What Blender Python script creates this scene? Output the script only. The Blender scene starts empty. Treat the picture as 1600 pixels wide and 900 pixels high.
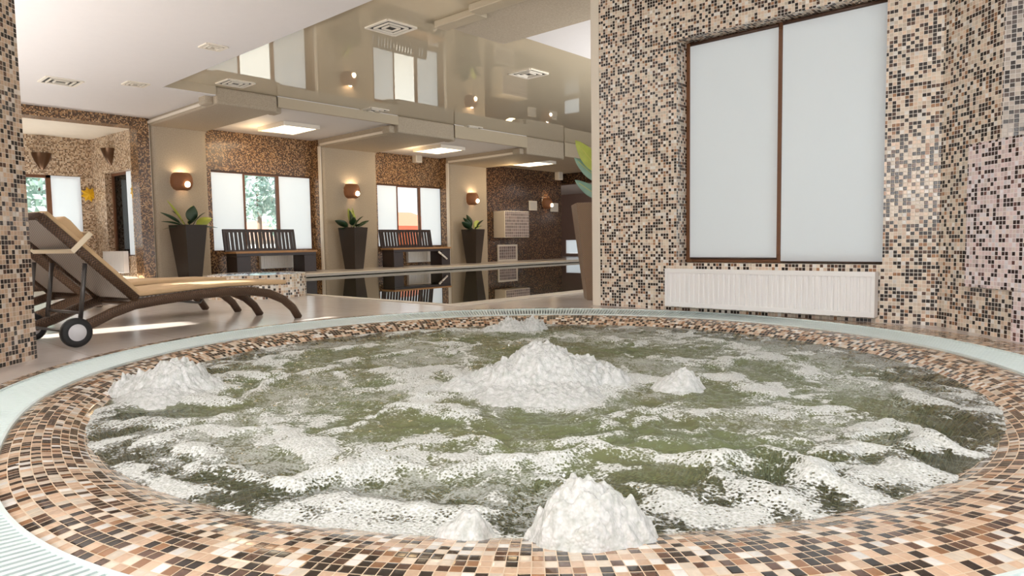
import bpy, bmesh, math, random
import numpy as np
from mathutils import Vector, Matrix
random.seed(7)
SC = bpy.context.scene
COL = SC.collection
PI = math.pi

# ------------------------------------------------------------------ camera
F, YAW, PITCH, ROLL, EYE = 1055.36, 47.96135, 3.92323, -0.92744, 0.60
def _rot():
    y, p, r = (math.radians(v) for v in (YAW, PITCH, ROLL))
    fwd = Vector((math.sin(y)*math.cos(p), math.cos(y)*math.cos(p), -math.sin(p)))
    right = Vector((math.cos(y), -math.sin(y), 0)); up = right.cross(fwd)
    return right*math.cos(r)+up*math.sin(r), -right*math.sin(r)+up*math.cos(r), fwd
RIGHT, UP, FWD = _rot()
def _ray(x, y): return RIGHT*((x-800)/F) - UP*((y-450)/F) + FWD
def at_z(x, y, z=0.0):
    d = _ray(x, y); return Vector((0, 0, EYE)) + d*((z-EYE)/d.z)
def at_y(x, y, Y):
    d = _ray(x, y); return Vector((0, 0, EYE)) + d*(Y/d.y)
def at_x(x, y, X):
    d = _ray(x, y); return Vector((0, 0, EYE)) + d*(X/d.x)
cam = bpy.data.cameras.new('camera'); co = bpy.data.objects.new('camera', cam); COL.objects.link(co)
m3 = Matrix((RIGHT, UP, -FWD)).transposed()
co.matrix_world = Matrix.Translation((0, 0, EYE)) @ m3.to_4x4()
cam.sensor_width = 36; cam.lens = F/1600*36; cam.clip_start = .02; cam.clip_end = 400
SC.camera = co

# ------------------------------------------------------------------ materials
def lin(c):
    r = []
    for v in c[:3]:
        v /= 255.0
        r.append(v/12.92 if v <= .04045 else ((v+.055)/1.055)**2.4)
    return (*r, 1)
class NT:
    def __init__(s, name):
        s.m = bpy.data.materials.new(name); s.m.use_nodes = True; s.t = s.m.node_tree; s.t.nodes.clear()
        s.out = s.n('ShaderNodeOutputMaterial')
    def n(s, t, **k):
        nd = s.t.nodes.new(t)
        for a, b in k.items(): setattr(nd, a, b)
        return nd
    def l(s, a, b): s.t.links.new(a, b)
    def math(s, op, a, b=None, c=None, clamp=False):
        nd = s.n('ShaderNodeMath', operation=op); nd.use_clamp = clamp
        for i, v in enumerate((a, b, c)):
            if v is None: continue
            if hasattr(v, 'links'): s.l(v, nd.inputs[i])
            else: nd.inputs[i].default_value = v
        return nd.outputs[0]
    def mixc(s, f, a, b, bt='MIX'):
        nd = s.n('ShaderNodeMix', data_type='RGBA', blend_type=bt)
        for i, v in ((0, f), (6, a), (7, b)):
            if hasattr(v, 'links'): s.l(v, nd.inputs[i])
            else: nd.inputs[i].default_value = v
        return nd.outputs[2]
    def ramp(s, f, stops, interp='LINEAR'):
        nd = s.n('ShaderNodeValToRGB'); cr = nd.color_ramp; cr.interpolation = interp
        while len(cr.elements) < len(stops): cr.elements.new(.5)
        for e, (p, c) in zip(cr.elements, stops): e.position = p; e.color = c
        s.l(f, nd.inputs[0]); return nd.outputs[0]
    def noise(s, scale, detail=2, rough=.5, vec=None, dist=0):
        nd = s.n('ShaderNodeTexNoise'); nd.inputs['Scale'].default_value = scale
        nd.inputs['Detail'].default_value = detail; nd.inputs['Roughness'].default_value = rough
        nd.inputs['Distortion'].default_value = dist
        if vec is not None: s.l(vec, nd.inputs['Vector'])
        return nd.outputs[0]
    def obj(s): return s.n('ShaderNodeTexCoord').outputs['Object']
    def uv(s): return s.n('ShaderNodeTexCoord').outputs['UV']
    def bump(s, h, strength=.3, dist=.01):
        nd = s.n('ShaderNodeBump'); nd.inputs['Strength'].default_value = strength; nd.inputs['Distance'].default_value = dist
        s.l(h, nd.inputs['Height']); return nd.outputs[0]
    def bsdf(s, col, rough=.5, metal=0, spec=.5, normal=None, **k):
        b = s.n('ShaderNodeBsdfPrincipled')
        for nm, v in (('Base Color', col), ('Roughness', rough), ('Metallic', metal), ('Specular IOR Level', spec), ('Normal', normal)):
            if v is None: continue
            if hasattr(v, 'links'): s.l(v, b.inputs[nm])
            else: b.inputs[nm].default_value = v
        for nm, v in k.items():
            b.inputs[nm.replace('_', ' ')].default_value = v
        return b
    def done(s, sh):
        s.l(sh.outputs[0] if hasattr(sh, 'outputs') else sh, s.out.inputs[0]); return s.m

def plain(name, c, rough=.5, metal=0, spec=.5, var=.06, vs=8, **k):
    t = NT(name); f = t.noise(vs, 3, .6, t.obj())
    c0 = lin(c); a = tuple(v*(1-var) for v in c0[:3])+(1,); b = tuple(min(1, v*(1+var)) for v in c0[:3])+(1,)
    return t.done(t.bsdf(t.mixc(f, a, b), rough, metal, spec, **k))
def emit(name, c, s, c2=None):
    t = NT(name); e = t.n('ShaderNodeEmission'); e.inputs[1].default_value = s
    f = t.noise(1.3, 1, .5, t.obj())
    t.l(t.mixc(f, lin(c), lin(c2 or c)), e.inputs[0]); return t.done(e)

def mosaic(name, stops, grout, pitch=.025, gw=.055, rough=.16, spec=.5, seed=0):
    t = NT(name); uv = t.uv()
    mp = t.n('ShaderNodeVectorMath', operation='SCALE'); mp.inputs[3].default_value = 1/pitch; t.l(uv, mp.inputs[0])
    fl = t.n('ShaderNodeVectorMath', operation='FLOOR'); t.l(mp.outputs[0], fl.inputs[0])
    ad = t.n('ShaderNodeVectorMath', operation='ADD'); t.l(fl.outputs[0], ad.inputs[0]); ad.inputs[1].default_value = (seed*17.3, seed*5.1, seed+.5)
    wn = t.n('ShaderNodeTexWhiteNoise', noise_dimensions='3D'); t.l(ad.outputs[0], wn.inputs['Vector'])
    col = t.ramp(wn.outputs['Value'], stops, 'CONSTANT')
    # veins and shade differences inside each glass tile
    hs = t.n('ShaderNodeHueSaturation'); t.l(col, hs.inputs['Color'])
    sep = t.n('ShaderNodeSeparateColor'); t.l(wn.outputs['Color'], sep.inputs[0])
    nz = t.noise(90, 2, .6, uv)
    hs.inputs['Saturation'].default_value = 1
    t.l(t.math('ADD', t.math('MULTIPLY', sep.outputs[1], .35), t.math('ADD', t.math('MULTIPLY', nz, .35), .62)), hs.inputs['Value'])
    fr = t.n('ShaderNodeVectorMath', operation='FRACTION'); t.l(mp.outputs[0], fr.inputs[0])
    sx = t.n('ShaderNodeSeparateXYZ'); t.l(fr.outputs[0], sx.inputs[0])
    def edge(o): return t.math('MINIMUM', o, t.math('SUBTRACT', 1, o))
    e = t.math('MINIMUM', edge(sx.outputs[0]), edge(sx.outputs[1]))
    mask = t.math('GREATER_THAN', e, gw)
    c = t.mixc(mask, grout, hs.outputs[0])
    r = t.math('SUBTRACT', .7, t.math('MULTIPLY', mask, .7-rough))
    h = t.math('MINIMUM', t.math('MULTIPLY', e, 6), 1)
    return t.done(t.bsdf(c, r, 0, spec, t.bump(h, .25, .002)))
DK, DB, OR, CR, PE, WH = (lin(c) for c in ((46, 37, 33), (88, 64, 52), (158, 118, 88), (219, 205, 187), (222, 198, 176), (232, 228, 222)))
GRT = lin((232, 223, 212))
M_mos = mosaic('mosaic_wall', [(0, DK), (.31, DB), (.41, OR), (.48, CR), (.76, PE), (.92, WH)], GRT, gw=.06)
LO, LP_ = lin((146, 106, 76)), lin((204, 174, 148))
M_lip = mosaic('mosaic_lip', [(0, DK), (.28, DB), (.43, LO), (.54, CR), (.68, LP_), (.92, WH)], lin((200, 180, 154)), gw=.045, rough=.10, seed=3)
M_pil = mosaic('mosaic_pillar', [(0, DK), (.32, DB), (.42, lin((190, 166, 142))), (.64, lin((194, 164, 138))), (.92, lin((212, 200, 188)))], lin((204, 188, 170)), gw=.06, seed=5)  # tiles darkened in colour for the weak light on this pillar
M_pink = mosaic('mosaic_pale', [(0, lin((54, 38, 38))), (.30, lin((110, 76, 72))), (.36, lin((226, 204, 204))), (.70, lin((232, 216, 210))), (.9, lin((238, 232, 236)))], lin((240, 230, 230)), gw=.07, seed=7)  # lit copy of the wall tiles, window light put into paler, pinker colours
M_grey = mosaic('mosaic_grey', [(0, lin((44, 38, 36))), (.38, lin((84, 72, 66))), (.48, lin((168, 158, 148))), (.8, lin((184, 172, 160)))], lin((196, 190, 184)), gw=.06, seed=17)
M_gold = mosaic('mosaic_bay', [(0, lin((62, 44, 32))), (.42, lin((112, 80, 54))), (.60, lin((168, 128, 86))), (.88, lin((196, 160, 120)))], lin((140, 110, 80)), gw=.05, seed=9, pitch=.02)
M_dark = mosaic('mosaic_dark', [(0, lin((40, 28, 22))), (.55, lin((84, 58, 40))), (.78, lin((128, 94, 62))), (.93, lin((150, 118, 84)))], lin((78, 58, 42)), gw=.05, seed=11, pitch=.02)
M_alc = mosaic('mosaic_alcove', [(0, lin((120, 92, 68))), (.28, lin((168, 136, 106))), (.45, lin((208, 182, 152))), (.8, lin((222, 204, 180)))], lin((210, 190, 165)), gw=.05, seed=13)

def plaster():
    t = NT('sandy_plaster'); o = t.obj(); f = t.noise(55, 5, .75, o); g = t.noise(2, 3, .5, o)
    c = t.mixc(f, lin((132, 118, 100)), lin((210, 197, 176))); c = t.mixc(t.math('MULTIPLY', g, .25), c, lin((160, 142, 122)))
    return t.done(t.bsdf(c, .75, 0, .3, t.bump(f, .25, .004)))
M_pla = plaster()
M_ceil = plain('ceiling_white', (226, 221, 218), .6, var=.02)
M_fas = plain('beige_fascia', (184, 170, 146), .5, var=.03)
M_trim = plain('cream_trim', (228, 218, 202), .45, var=.03)
def glossy_ceiling():
    t = NT('stretch_ceiling'); o = t.obj(); f = t.noise(.35, 2, .5, o)
    b = t.bsdf(lin((200, 186, 160)), .02, 0, .5, t.bump(f, .04, .12)); b.inputs['IOR'].default_value = 1.75
    return t.done(b)
M_gloss = glossy_ceiling()
def stone():
    t = NT('floor_stone'); o = t.obj(); f = t.noise(1.5, 5, .6, o, 1.2); g = t.noise(30, 3, .6, o)
    c = t.mixc(f, lin((210, 200, 192)), lin((230, 223, 217))); c = t.mixc(t.math('MULTIPLY', g, .2), c, lin((176, 158, 144)))
    sep = t.n('ShaderNodeSeparateXYZ'); t.l(o, sep.inputs[0])
    def joint(a):
        fr = t.math('FRACT', t.math('MULTIPLY', a, 1/.6)); return t.math('LESS_THAN', t.math('MINIMUM', fr, t.math('SUBTRACT', 1, fr)), .004)
    j = t.math('MAXIMUM', joint(sep.outputs[0]), joint(sep.outputs[1]))
    c = t.mixc(t.math('MULTIPLY', j, .5), c, lin((150, 130, 112)))
    return t.done(t.bsdf(c, .17, 0, .5))
M_floor = stone()
M_kerb = plain('pool_kerb_stone', (222, 212, 198), .5, var=.04)
M_grate = plain('grate_plastic', (222, 234, 232), .35, var=.02)
M_black = plain('black_rubber', (26, 25, 26), .5)
M_gutter = plain('gutter_dark', (88, 92, 90), .6)
M_white = plain('white_enamel', (248, 247, 246), .3, var=.01)
M_wfr = plain('brown_window_frame', (112, 72, 44), .35, var=.15, vs=20)
M_wfd = plain('dark_window_frame', (74, 50, 36), .4, var=.15, vs=20)
M_bench = plain('dark_stained_wood', (48, 34, 30), .35, var=.25, vs=14)
M_seat = plain('light_seat_wood', (176, 132, 86), .4, var=.15, vs=14)
M_pot = plain('dark_planter', (50, 41, 33), .35, var=.08)
M_soil = plain('soil', (48, 36, 28), .9, var=.3, vs=40)
M_leaf = plain('leaf_dark', (40, 66, 40), .35, var=.25, vs=10)
M_leafy = plain('leaf_yellow', (170, 178, 70), .4, var=.2, vs=10)
M_leafb = plain('leaf_bluegreen', (140, 176, 160), .4, var=.2, vs=12)
M_leafg = plain('leaf_light', (182, 196, 96), .4, var=.25, vs=9)
M_vein = plain('leaf_vein', (206, 206, 120), .5)
M_cush = plain('tan_cushion', (204, 172, 132), .8, var=.06, vs=20)
M_cushl = plain('cream_cushion', (236, 220, 192), .8, var=.04, vs=20)
M_metal = plain('grey_metal', (120, 116, 114), .3, 1.0)
M_alu = plain('alu_strut', (92, 88, 86), .35, .6)
M_hub = plain('wheel_cap', (214, 214, 218), .4, var=.02)
M_blind = None
def wicker(name, c1, c2, scale):
    t = NT(name); uv = t.uv()
    mp = t.n('ShaderNodeVectorMath', operation='SCALE'); mp.inputs[3].default_value = scale; t.l(uv, mp.inputs[0])
    sx = t.n('ShaderNodeSeparateXYZ'); t.l(mp.outputs[0], sx.inputs[0])
    a = t.math('SINE', t.math('MULTIPLY', sx.outputs[0], 2*PI)); b = t.math('SINE', t.math('MULTIPLY', sx.outputs[1], 2*PI))
    h = t.math('MULTIPLY_ADD', t.math('MULTIPLY', a, b), .5, .5)
    c = t.mixc(h, lin(c1), lin(c2))
    return t.done(t.bsdf(c, .45, 0, .4, t.bump(h, .6, .004)))
M_wick = wicker('brown_wicker', (48, 34, 25), (104, 76, 54), 60)
M_sling = wicker('woven_sling', (70, 60, 54), (190, 178, 166), 34)
M_bask = wicker('brown_rattan_pot', (92, 72, 56), (166, 138, 112), 55)
M_copper = wicker('copper_weave', (88, 54, 34), (168, 112, 72), 45)
M_bronze = plain('bronze', (104, 78, 58), .28, .8)
M_bulb = emit('lamp_bulb', (255, 226, 180), 14)
M_lamp = emit('lamp_diffuser', (255, 232, 196), 3.2, (255, 240, 214))
def blind(name, es):
    t = NT(name); o = t.obj(); f = t.noise(260, 2, .5, o)
    d = t.n('ShaderNodeBsdfDiffuse'); t.l(t.mixc(f, lin((226, 226, 224)), lin((236, 236, 234))), d.inputs[0])
    tr = t.n('ShaderNodeBsdfTranslucent'); tr.inputs[0].default_value = lin((236, 240, 240))
    mx = t.n('ShaderNodeMixShader'); mx.inputs[0].default_value = .62
    t.l(d.outputs[0], mx.inputs[1]); t.l(tr.outputs[0], mx.inputs[2])
    em = t.n('ShaderNodeEmission'); em.inputs[0].default_value = lin((232, 238, 244)); em.inputs[1].default_value = es  # added glow standing in for the sky behind the blind
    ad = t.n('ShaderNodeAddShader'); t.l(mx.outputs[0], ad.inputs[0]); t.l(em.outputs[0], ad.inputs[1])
    return t.done(ad)
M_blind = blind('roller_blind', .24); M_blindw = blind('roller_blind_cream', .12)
M_blindbar = plain('blind_bar', (70, 54, 44), .5)
def glass():
    t = NT('window_glass'); tr = t.n('ShaderNodeBsdfTransparent'); tr.inputs[0].default_value = (.96, .98, .98, 1)
    g = t.n('ShaderNodeBsdfGlossy'); g.inputs['Roughness'].default_value = .01
    fr = t.n('ShaderNodeFresnel'); fr.inputs[0].default_value = 1.35
    nz = t.noise(3, 1, .5, t.obj()); t.l(t.bump(nz, .02, .01), g.inputs['Normal'])
    mx = t.n('ShaderNodeMixShader'); t.l(fr.outputs[0], mx.inputs[0]); t.l(tr.outputs[0], mx.inputs[1]); t.l(g.outputs[0], mx.inputs[2])
    return t.done(mx)
M_glass = glass()
def pool_water():
    t = NT('pool_water'); o = t.obj(); f = t.noise(.8, 1, .4, o)
    b = t.bsdf(lin((38, 44, 30)), .0, 0, .5, t.bump(f, .02, .02)); b.inputs['IOR'].default_value = 1.36
    return t.done(b)
M_pool = pool_water()

# ------------------------------------------------------------------ mesh helpers
class MB:
    def __init__(s): s.v = []; s.f = []; s.u = {}; s.sm = set()
    def add(s, vs, fs, smooth=False, uvs=None):
        b = len(s.v); s.v += [tuple(v) for v in vs]
        for i, f in enumerate(fs):
            k = len(s.f); s.f.append([b+j for j in f])
            if smooth: s.sm.add(k)
            if uvs: s.u[k] = [uvs[j] for j in f]
        return s
    def box(s, a, b, M=None):
        (x0, y0, z0), (x1, y1, z1) = a, b
        x0, x1 = sorted((x0, x1)); y0, y1 = sorted((y0, y1)); z0, z1 = sorted((z0, z1))
        vs = [Vector(p) for p in ((x0, y0, z0), (x1, y0, z0), (x1, y1, z0), (x0, y1, z0), (x0, y0, z1), (x1, y0, z1), (x1, y1, z1), (x0, y1, z1))]
        if M is not None: vs = [M @ v for v in vs]
        return s.add(vs, [(0, 3, 2, 1), (4, 5, 6, 7), (0, 1, 5, 4), (1, 2, 6, 5), (2, 3, 7, 6), (3, 0, 4, 7)])
    def prism(s, poly, z0, z1, smooth=False):      # poly of xy, ccw
        n = len(poly); vs = [(x, y, z0) for x, y in poly]+[(x, y, z1) for x, y in poly]
        return s.add(vs, [tuple(range(n))[::-1], tuple(range(n, 2*n))]+[(i, (i+1) % n, n+(i+1) % n, n+i) for i in range(n)])
    def extrude_y(s, poly, y0, y1):                # poly of xz, profile swept along y
        n = len(poly); vs = [(x, y0, z) for x, z in poly]+[(x, y1, z) for x, z in poly]
        return s.add(vs, [tuple(range(n)), tuple(range(n, 2*n))[::-1]]+[(i, n+i, n+(i+1) % n, (i+1) % n) for i in range(n)])
    def tube(s, pts, r, n=8, cap=True, uvs=True):
        pts = [Vector(p) for p in pts]; rs = r if isinstance(r, (list, tuple)) else [r]*len(pts)
        vs = []; uv = []; L = 0
        up = Vector((0, 0, 1)); d0 = (pts[1]-pts[0]).normalized()
        if abs(d0.dot(up)) > .95: up = Vector((1, 0, 0))
        for i, p in enumerate(pts):
            d = (pts[min(i+1, len(pts)-1)]-pts[max(i-1, 0)]).normalized()
            a = d.cross(up)
            if a.length < 1e-4: a = d.cross(Vector((0, 1, 0)))
            a.normalize(); b = a.cross(d)
            if i: L += (p-pts[i-1]).length
            rr = rs[i]; ra, rb = rr if isinstance(rr, tuple) else (rr, rr)
            for k in range(n):
                t = 2*PI*k/n; vs.append(p+a*math.cos(t)*ra+b*math.sin(t)*rb); uv.append((t*ra, L))
        fs = [(i*n+k, i*n+(k+1) % n, (i+1)*n+(k+1) % n, (i+1)*n+k) for i in range(len(pts)-1) for k in range(n)]
        if cap: fs += [tuple(range(n))[::-1], tuple(range((len(pts)-1)*n, len(pts)*n))]
        return s.add(vs, fs, True, uv)
    def lathe(s, prof, c=(0, 0, 0), n=24, M=None, a0=0, a1=2*PI, uvr=None):
        c = Vector(c); vs = []; uv = []; full = abs(a1-a0-2*PI) < 1e-6; m = n if full else n+1; L = 0
        for i, (r, z) in enumerate(prof):
            if i: L += math.hypot(r-prof[i-1][0], z-prof[i-1][1])
            for k in range(m):
                t = a0+(a1-a0)*k/n; p = Vector((r*math.cos(t), r*math.sin(t), z))
                vs.append(c+(M @ p if M is not None else p)); uv.append((t*(uvr or max(r, .02)), L))
        fs = []
        for i in range(len(prof)-1):
            for k in range(n):
                k2 = (k+1) % m; fs.append((i*m+k, i*m+k2, (i+1)*m+k2, (i+1)*m+k))
        return s.add(vs, fs, True, uv)
    def build(s, name, mat, parent=None, bevel=0, seg=2, subsurf=0, offset=None):
        me = bpy.data.meshes.new(name); me.from_pydata([tuple(v) for v in s.v], [], s.f); me.update()
        ul = me.uv_layers.new(name='UVMap')
        for p in me.polygons:
            if p.index in s.u:
                for li, q in zip(p.loop_indices, s.u[p.index]): ul.data[li].uv = q
            else:
                n = p.normal
                for li in p.loop_indices:
                    P = me.vertices[me.loops[li].vertex_index].co
                    if abs(n.z) > .75: ul.data[li].uv = (P.x, P.y)
                    else:
                        h = math.hypot(n.x, n.y); ul.data[li].uv = (P.x*-n.y/h+P.y*n.x/h, P.z)
            if p.index in s.sm: p.use_smooth = True
        mats = mat if isinstance(mat, (list, tuple)) else [mat]
        for q in mats: me.materials.append(q)
        o = bpy.data.objects.new(name, me); COL.objects.link(o)
        if parent is not None: o.parent = parent
        if bevel:
            b = o.modifiers.new('bevel', 'BEVEL'); b.width = bevel; b.segments = seg; b.limit_method = 'ANGLE'; b.angle_limit = .7
        if subsurf:
            b = o.modifiers.new('sub', 'SUBSURF'); b.levels = b.render_levels = subsurf
        return o
def tag(o, label=None, cat=None, group=None, kind=None):
    for k, v in (('label', label), ('category', cat), ('group', group), ('kind', kind)):
        if v: o[k] = v
    return o
def empty(name, loc, rz=0, label=None, cat=None, group=None, kind=None):
    o = bpy.data.objects.new(name, None); COL.objects.link(o); o.location = loc; o.rotation_euler = (0, 0, rz)
    o.empty_display_size = .1
    return tag(o, label, cat, group, kind)
def copy_tree(o, parent=None):
    c = o.copy(); COL.objects.link(c)
    if parent is not None: c.parent = parent
    for ch in [x for x in bpy.data.objects if x.parent == o]: copy_tree(ch, c)
    return c
def struct(mb, name, mat, label, cat='structure', parent=None, bevel=0):
    o = mb.build(name, mat, parent, bevel)
    if parent is None: tag(o, label, cat, None, 'structure')
    return o

# ------------------------------------------------------------------ main dimensions
XW = 5.15                      # wall with the large blind window
YP, YWIN = 13.0, 13.35         # pillar fronts, window plane of the bays
ZC, ZG = 2.90, 3.04            # white ceiling, stretch ceiling
XE, YE = 4.02, 10.35           # edges of the white ceiling
PX0, PX1, PY0, PY1, DKZ = 4.42, 17.2, 4.80, 11.35, .05   # pool
SCN = Vector((2.70, 2.28))     # spa centre
WZ = -.085                     # spa water level
def r_in(th):
    d = (math.degrees(th)+132+180) % 360-180
    return 2.22+.24*math.exp(-(d/48)**4)
def r_out(th):
    d = (math.degrees(th)-45+180) % 360-180
    return r_in(th)+.19+.07*math.exp(-(d/45)**2)

# ------------------------------------------------------------------ floor (with spa and pool cut out)
NS = 180
ths = [2*PI*i/NS for i in range(NS)]
def ring_pt(th, r, z): return (SCN.x+r*math.cos(th), SCN.y+r*math.sin(th), z)
bm = bmesh.new()
outer = [bm.verts.new(p) for p in ((-4, -3, 0), (PX0, -3, 0), (6.6, -3, 0), (6.6, PY0, 0), (PX0, PY0, 0), (PX0, PY1-.001, 0), (PX0, 16.6, 0), (-4, 16.6, 0))]
inner = [bm.verts.new(ring_pt(t, r_out(t)+.055, 0)) for t in ths]
es = [bm.edges.new((outer[i], outer[(i+1) % len(outer)])) for i in range(len(outer))]
es += [bm.edges.new((inner[i], inner[(i+1) % NS])) for i in range(NS)]
bmesh.ops.triangle_fill(bm, edges=es, use_beauty=True)
for a in ((6.6, 2.5, 22, PY0), (PX1, PY0, 22, 17)):
    vs = [bm.verts.new(p) for p in ((a[0], a[1], 0), (a[2], a[1], 0), (a[2], a[3], 0), (a[0], a[3], 0))]; bm.faces.new(vs)
bmesh.ops.recalc_face_normals(bm, faces=bm.faces)
for f in bm.faces:
    if f.normal.z < 0: f.normal_flip()
me = bpy.data.meshes.new('floor'); bm.to_mesh(me); bm.free(); me.materials.append(M_floor)
fl = bpy.data.objects.new('floor', me); COL.objects.link(fl); tag(fl, 'polished pale stone floor around the round spa and the pool', 'floor', None, 'structure')

# ------------------------------------------------------------------ swimming pool
pool = empty('swimming_pool', (PX0, PY0, 0), 0, 'dark mirror-still swimming pool in front of the far windows', 'pool')
def P_(mb, name, mat, par, base, **k):
    mb.v = [(v[0]-base[0], v[1]-base[1], v[2]-base[2]) for v in mb.v]
    return mb.build(name, mat, par, **k)
b = MB(); d = -1.4
b.add([(PX0, PY0, 0), (PX1, PY0, 0), (PX1, PY1, 0), (PX0, PY1, 0), (PX0, PY0, d), (PX1, PY0, d), (PX1, PY1, d), (PX0, PY1, d)],
      [(4, 5, 6, 7), (0, 4, 7, 3), (1, 2, 6, 5), (0, 1, 5, 4), (3, 7, 6, 2)])
P_(b, 'pool_basin', M_dark, pool, (PX0, PY0, 0))
b = MB().add([(PX0, PY0, -.012), (PX1, PY0, -.012), (PX1, PY1, -.012), (PX0, PY1, -.012)], [(0, 1, 2, 3)])
o = P_(b, 'pool_water', M_pool, pool, (PX0, PY0, 0)); o['kind'] = 'stuff'
b = MB()
b.box((PX0-.06, PY0-.22, 0), (PX0, PY1, .012)); b.box((PX0, PY0-.22, 0), (PX1, PY0, .012)); b.box((PX0-.06, PY1, -.05), (PX1, PY1+.30, DKZ+.004))
P_(b, 'pool_kerb', M_kerb, pool, (PX0, PY0, 0), bevel=.005)
b = MB().lathe([(.001, .0), (.11, .0), (.13, -.004)], (0, 0, 0), 20)
c = at_z(533, 434.5, 0); q = b.build('underwater_light', M_lamp, pool); q.location = (c.x-PX0, PY1-PY0-.03, -.06); q.rotation_euler = (PI/2, 0, 0)
q.location.z = -.16

b = MB().box((PX0-.22, PY1+.30, -.04), (PX1, 14.0, DKZ)); struct(b, 'deck', M_floor, 'pale raised deck strip between the pool and the window wall', 'deck')
# ------------------------------------------------------------------ spa
spa = empty('hot_tub', (SCN.x, SCN.y, 0), 0, 'large round mosaic hot tub with a white overflow grate, full of bubbling water', 'hot tub')
# tiled lip: from grate inwards, gently convex, under the water and on to the bench and bottom
prof = [(0.0, -.030), (.035, -.026), (.08, -.030), (.13, -.043), (.18, -.064), (.22, -.088), (.27, -.125), (.33, -.19), (.37, -.27), (.40, -.38), (.43, -.45), (.60, -.47), (.85, -.47), (.90, -.50), (.93, -.62), (.95, -.9), (1.0, -.95), (2.1, -.95)]
n2 = 240; vs = []; uv = []; L = 0
prof_ = prof
for i, (dr, z) in enumerate(prof):
    if i: L += math.hypot(dr-prof[i-1][0], z-prof[i-1][1])
    for k in range(n2+1):
        t = 2*PI*k/n2; r0 = r_in(t); ex = r0-2.22
        r = r0-dr-(ex*min(1, dr/.22)); p = ring_pt(t, .0005 if dr > 2 else r, z); vs.append((p[0]-SCN.x, p[1]-SCN.y, p[2])); uv.append((t*2.15, L*(1+ex*2.2 if dr <= .22 else 1)+ (ex*2.2*.235 if dr > .22 else 0)))
fs = [(i*(n2+1)+k, (i+1)*(n2+1)+k, (i+1)*(n2+1)+k+1, i*(n2+1)+k+1) for i in range(len(prof)-1) for k in range(n2)]
MB().add(vs, [f[::-1] for f in fs], True, uv).build('tiled_basin', M_lip, spa)
# outer tile strip between grate and floor
vs = []; uv = []
for k in range(n2+1):
    t = 2*PI*k/n2; ro = r_out(t); dd = (math.degrees(t)+38+180) % 360-180; bw = .058+.16*math.exp(-(dd/26)**4)
    for j, (r, z) in enumerate(((ro+.004, -.012), (ro+.006, .002), (ro+bw, .002), (ro+bw+.002, -.01))):
        p = ring_pt(t, r, z); vs.append((p[0]-SCN.x, p[1]-SCN.y, p[2])); uv.append((t*2.5, (0, .005, bw, bw+.002)[j]))
fs = [(k*4+j, (k+1)*4+j, (k+1)*4+j+1, k*4+j+1) for k in range(n2) for j in range(3)]
MB().add(vs, [f[::-1] for f in fs], False, uv).build('tile_border', M_lip, spa)
# gutter under the slats
vs = []
for k in range(n2):
    t = 2*PI*k/n2
    for r, z in ((r_in(t), -.026), (r_in(t)+.002, -.075), (r_out(t), -.06), (r_out(t)+.004, -.012)):
        p = ring_pt(t, r, z); vs.append((p[0]-SCN.x, p[1]-SCN.y, p[2]))
fs = [(k*4+j, ((k+1) % n2)*4+j, ((k+1) % n2)*4+j+1, k*4+j+1) for k in range(n2) for j in range(3)]
MB().add(vs, [f[::-1] for f in fs]).build('gutter', M_gutter, spa)
# slatted grate: radial bars with two edge rails
b = MB(); NB = 620
for k in range(NB):
    t = 2*PI*(k+.5)/NB; ri, ro = r_in(t)+.010, r_out(t)-.004
    w = .0074; ct, st = math.cos(t), math.sin(t)
    def q(r, s, z): return (r*ct-s*st, r*st+s*ct, z)
    zi, zo = -.024, -.003
    vs = [q(ri, -w, zi-.014), q(ro, -w, zo-.014), q(ro, w, zo-.014), q(ri, w, zi-.014), q(ri, -w, zi-.002), q(ro, -w, zo-.002), q(ro, w, zo-.002), q(ri, w, zi-.002), q(ri, 0, zi), q(ro, 0, zo)]
    b.add(vs, [(0, 1, 5, 4), (2, 3, 7, 6), (0, 4, 8, 7, 3), (1, 2, 6, 9, 5), (4, 5, 9, 8), (8, 9, 6, 7)])
g = b.build('drain_grate', M_grate, spa)
for rf, z in ((lambda a: r_in(a), -.021), (lambda a: r_out(a)-.004, .001)):
    b = MB()
    for k in range(n2):
        t, t2 = 2*PI*k/n2, 2*PI*(k+1)/n2
        A = [(rf(a)+dr, a) for a in (t, t2) for dr in (0, .010)]
        vs = [(r*math.cos(a), r*math.sin(a), zz) for zz in (z-.02, z) for r, a in A]
        b.add(vs, [(4, 5, 7, 6), (0, 4, 6, 2), (1, 3, 7, 5)])
    b.build('edge_rail', M_grate, spa)

# ---- water surface
def perlin(x, y, seed=0):
    rng = np.random.RandomState(seed); perm = rng.permutation(1024); ang = rng.rand(1024)*2*PI
    gx, gy = np.cos(ang), np.sin(ang)
    xi, yi = np.floor(x).astype(int), np.floor(y).astype(int); xf, yf = x-xi, y-yi
    u, v = xf**3*(xf*(xf*6-15)+10), yf**3*(yf*(yf*6-15)+10)
    def g(i, j, fx, fy):
        h = perm[(perm[(xi+i) & 1023]+yi+j) & 1023]; return gx[h]*fx+gy[h]*fy
    a = g(0, 0, xf, yf)*(1-u)+g(1, 0, xf-1, yf)*u; bb = g(0, 1, xf, yf-1)*(1-u)+g(1, 1, xf-1, yf-1)*u
    return (a*(1-v)+bb*v)*1.5
def fbm(x, y, o=4, seed=0, rough=.5):
    r = 0; a = 1; s = 0
    for i in range(o): r = r+a*perlin(x*2**i, y*2**i, seed+i); s += a; a *= rough
    return r/s
def sstep(a, b_, x):
    t = np.clip((x-a)/(b_-a), 0, 1); return t*t*(3-2*t)
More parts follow.
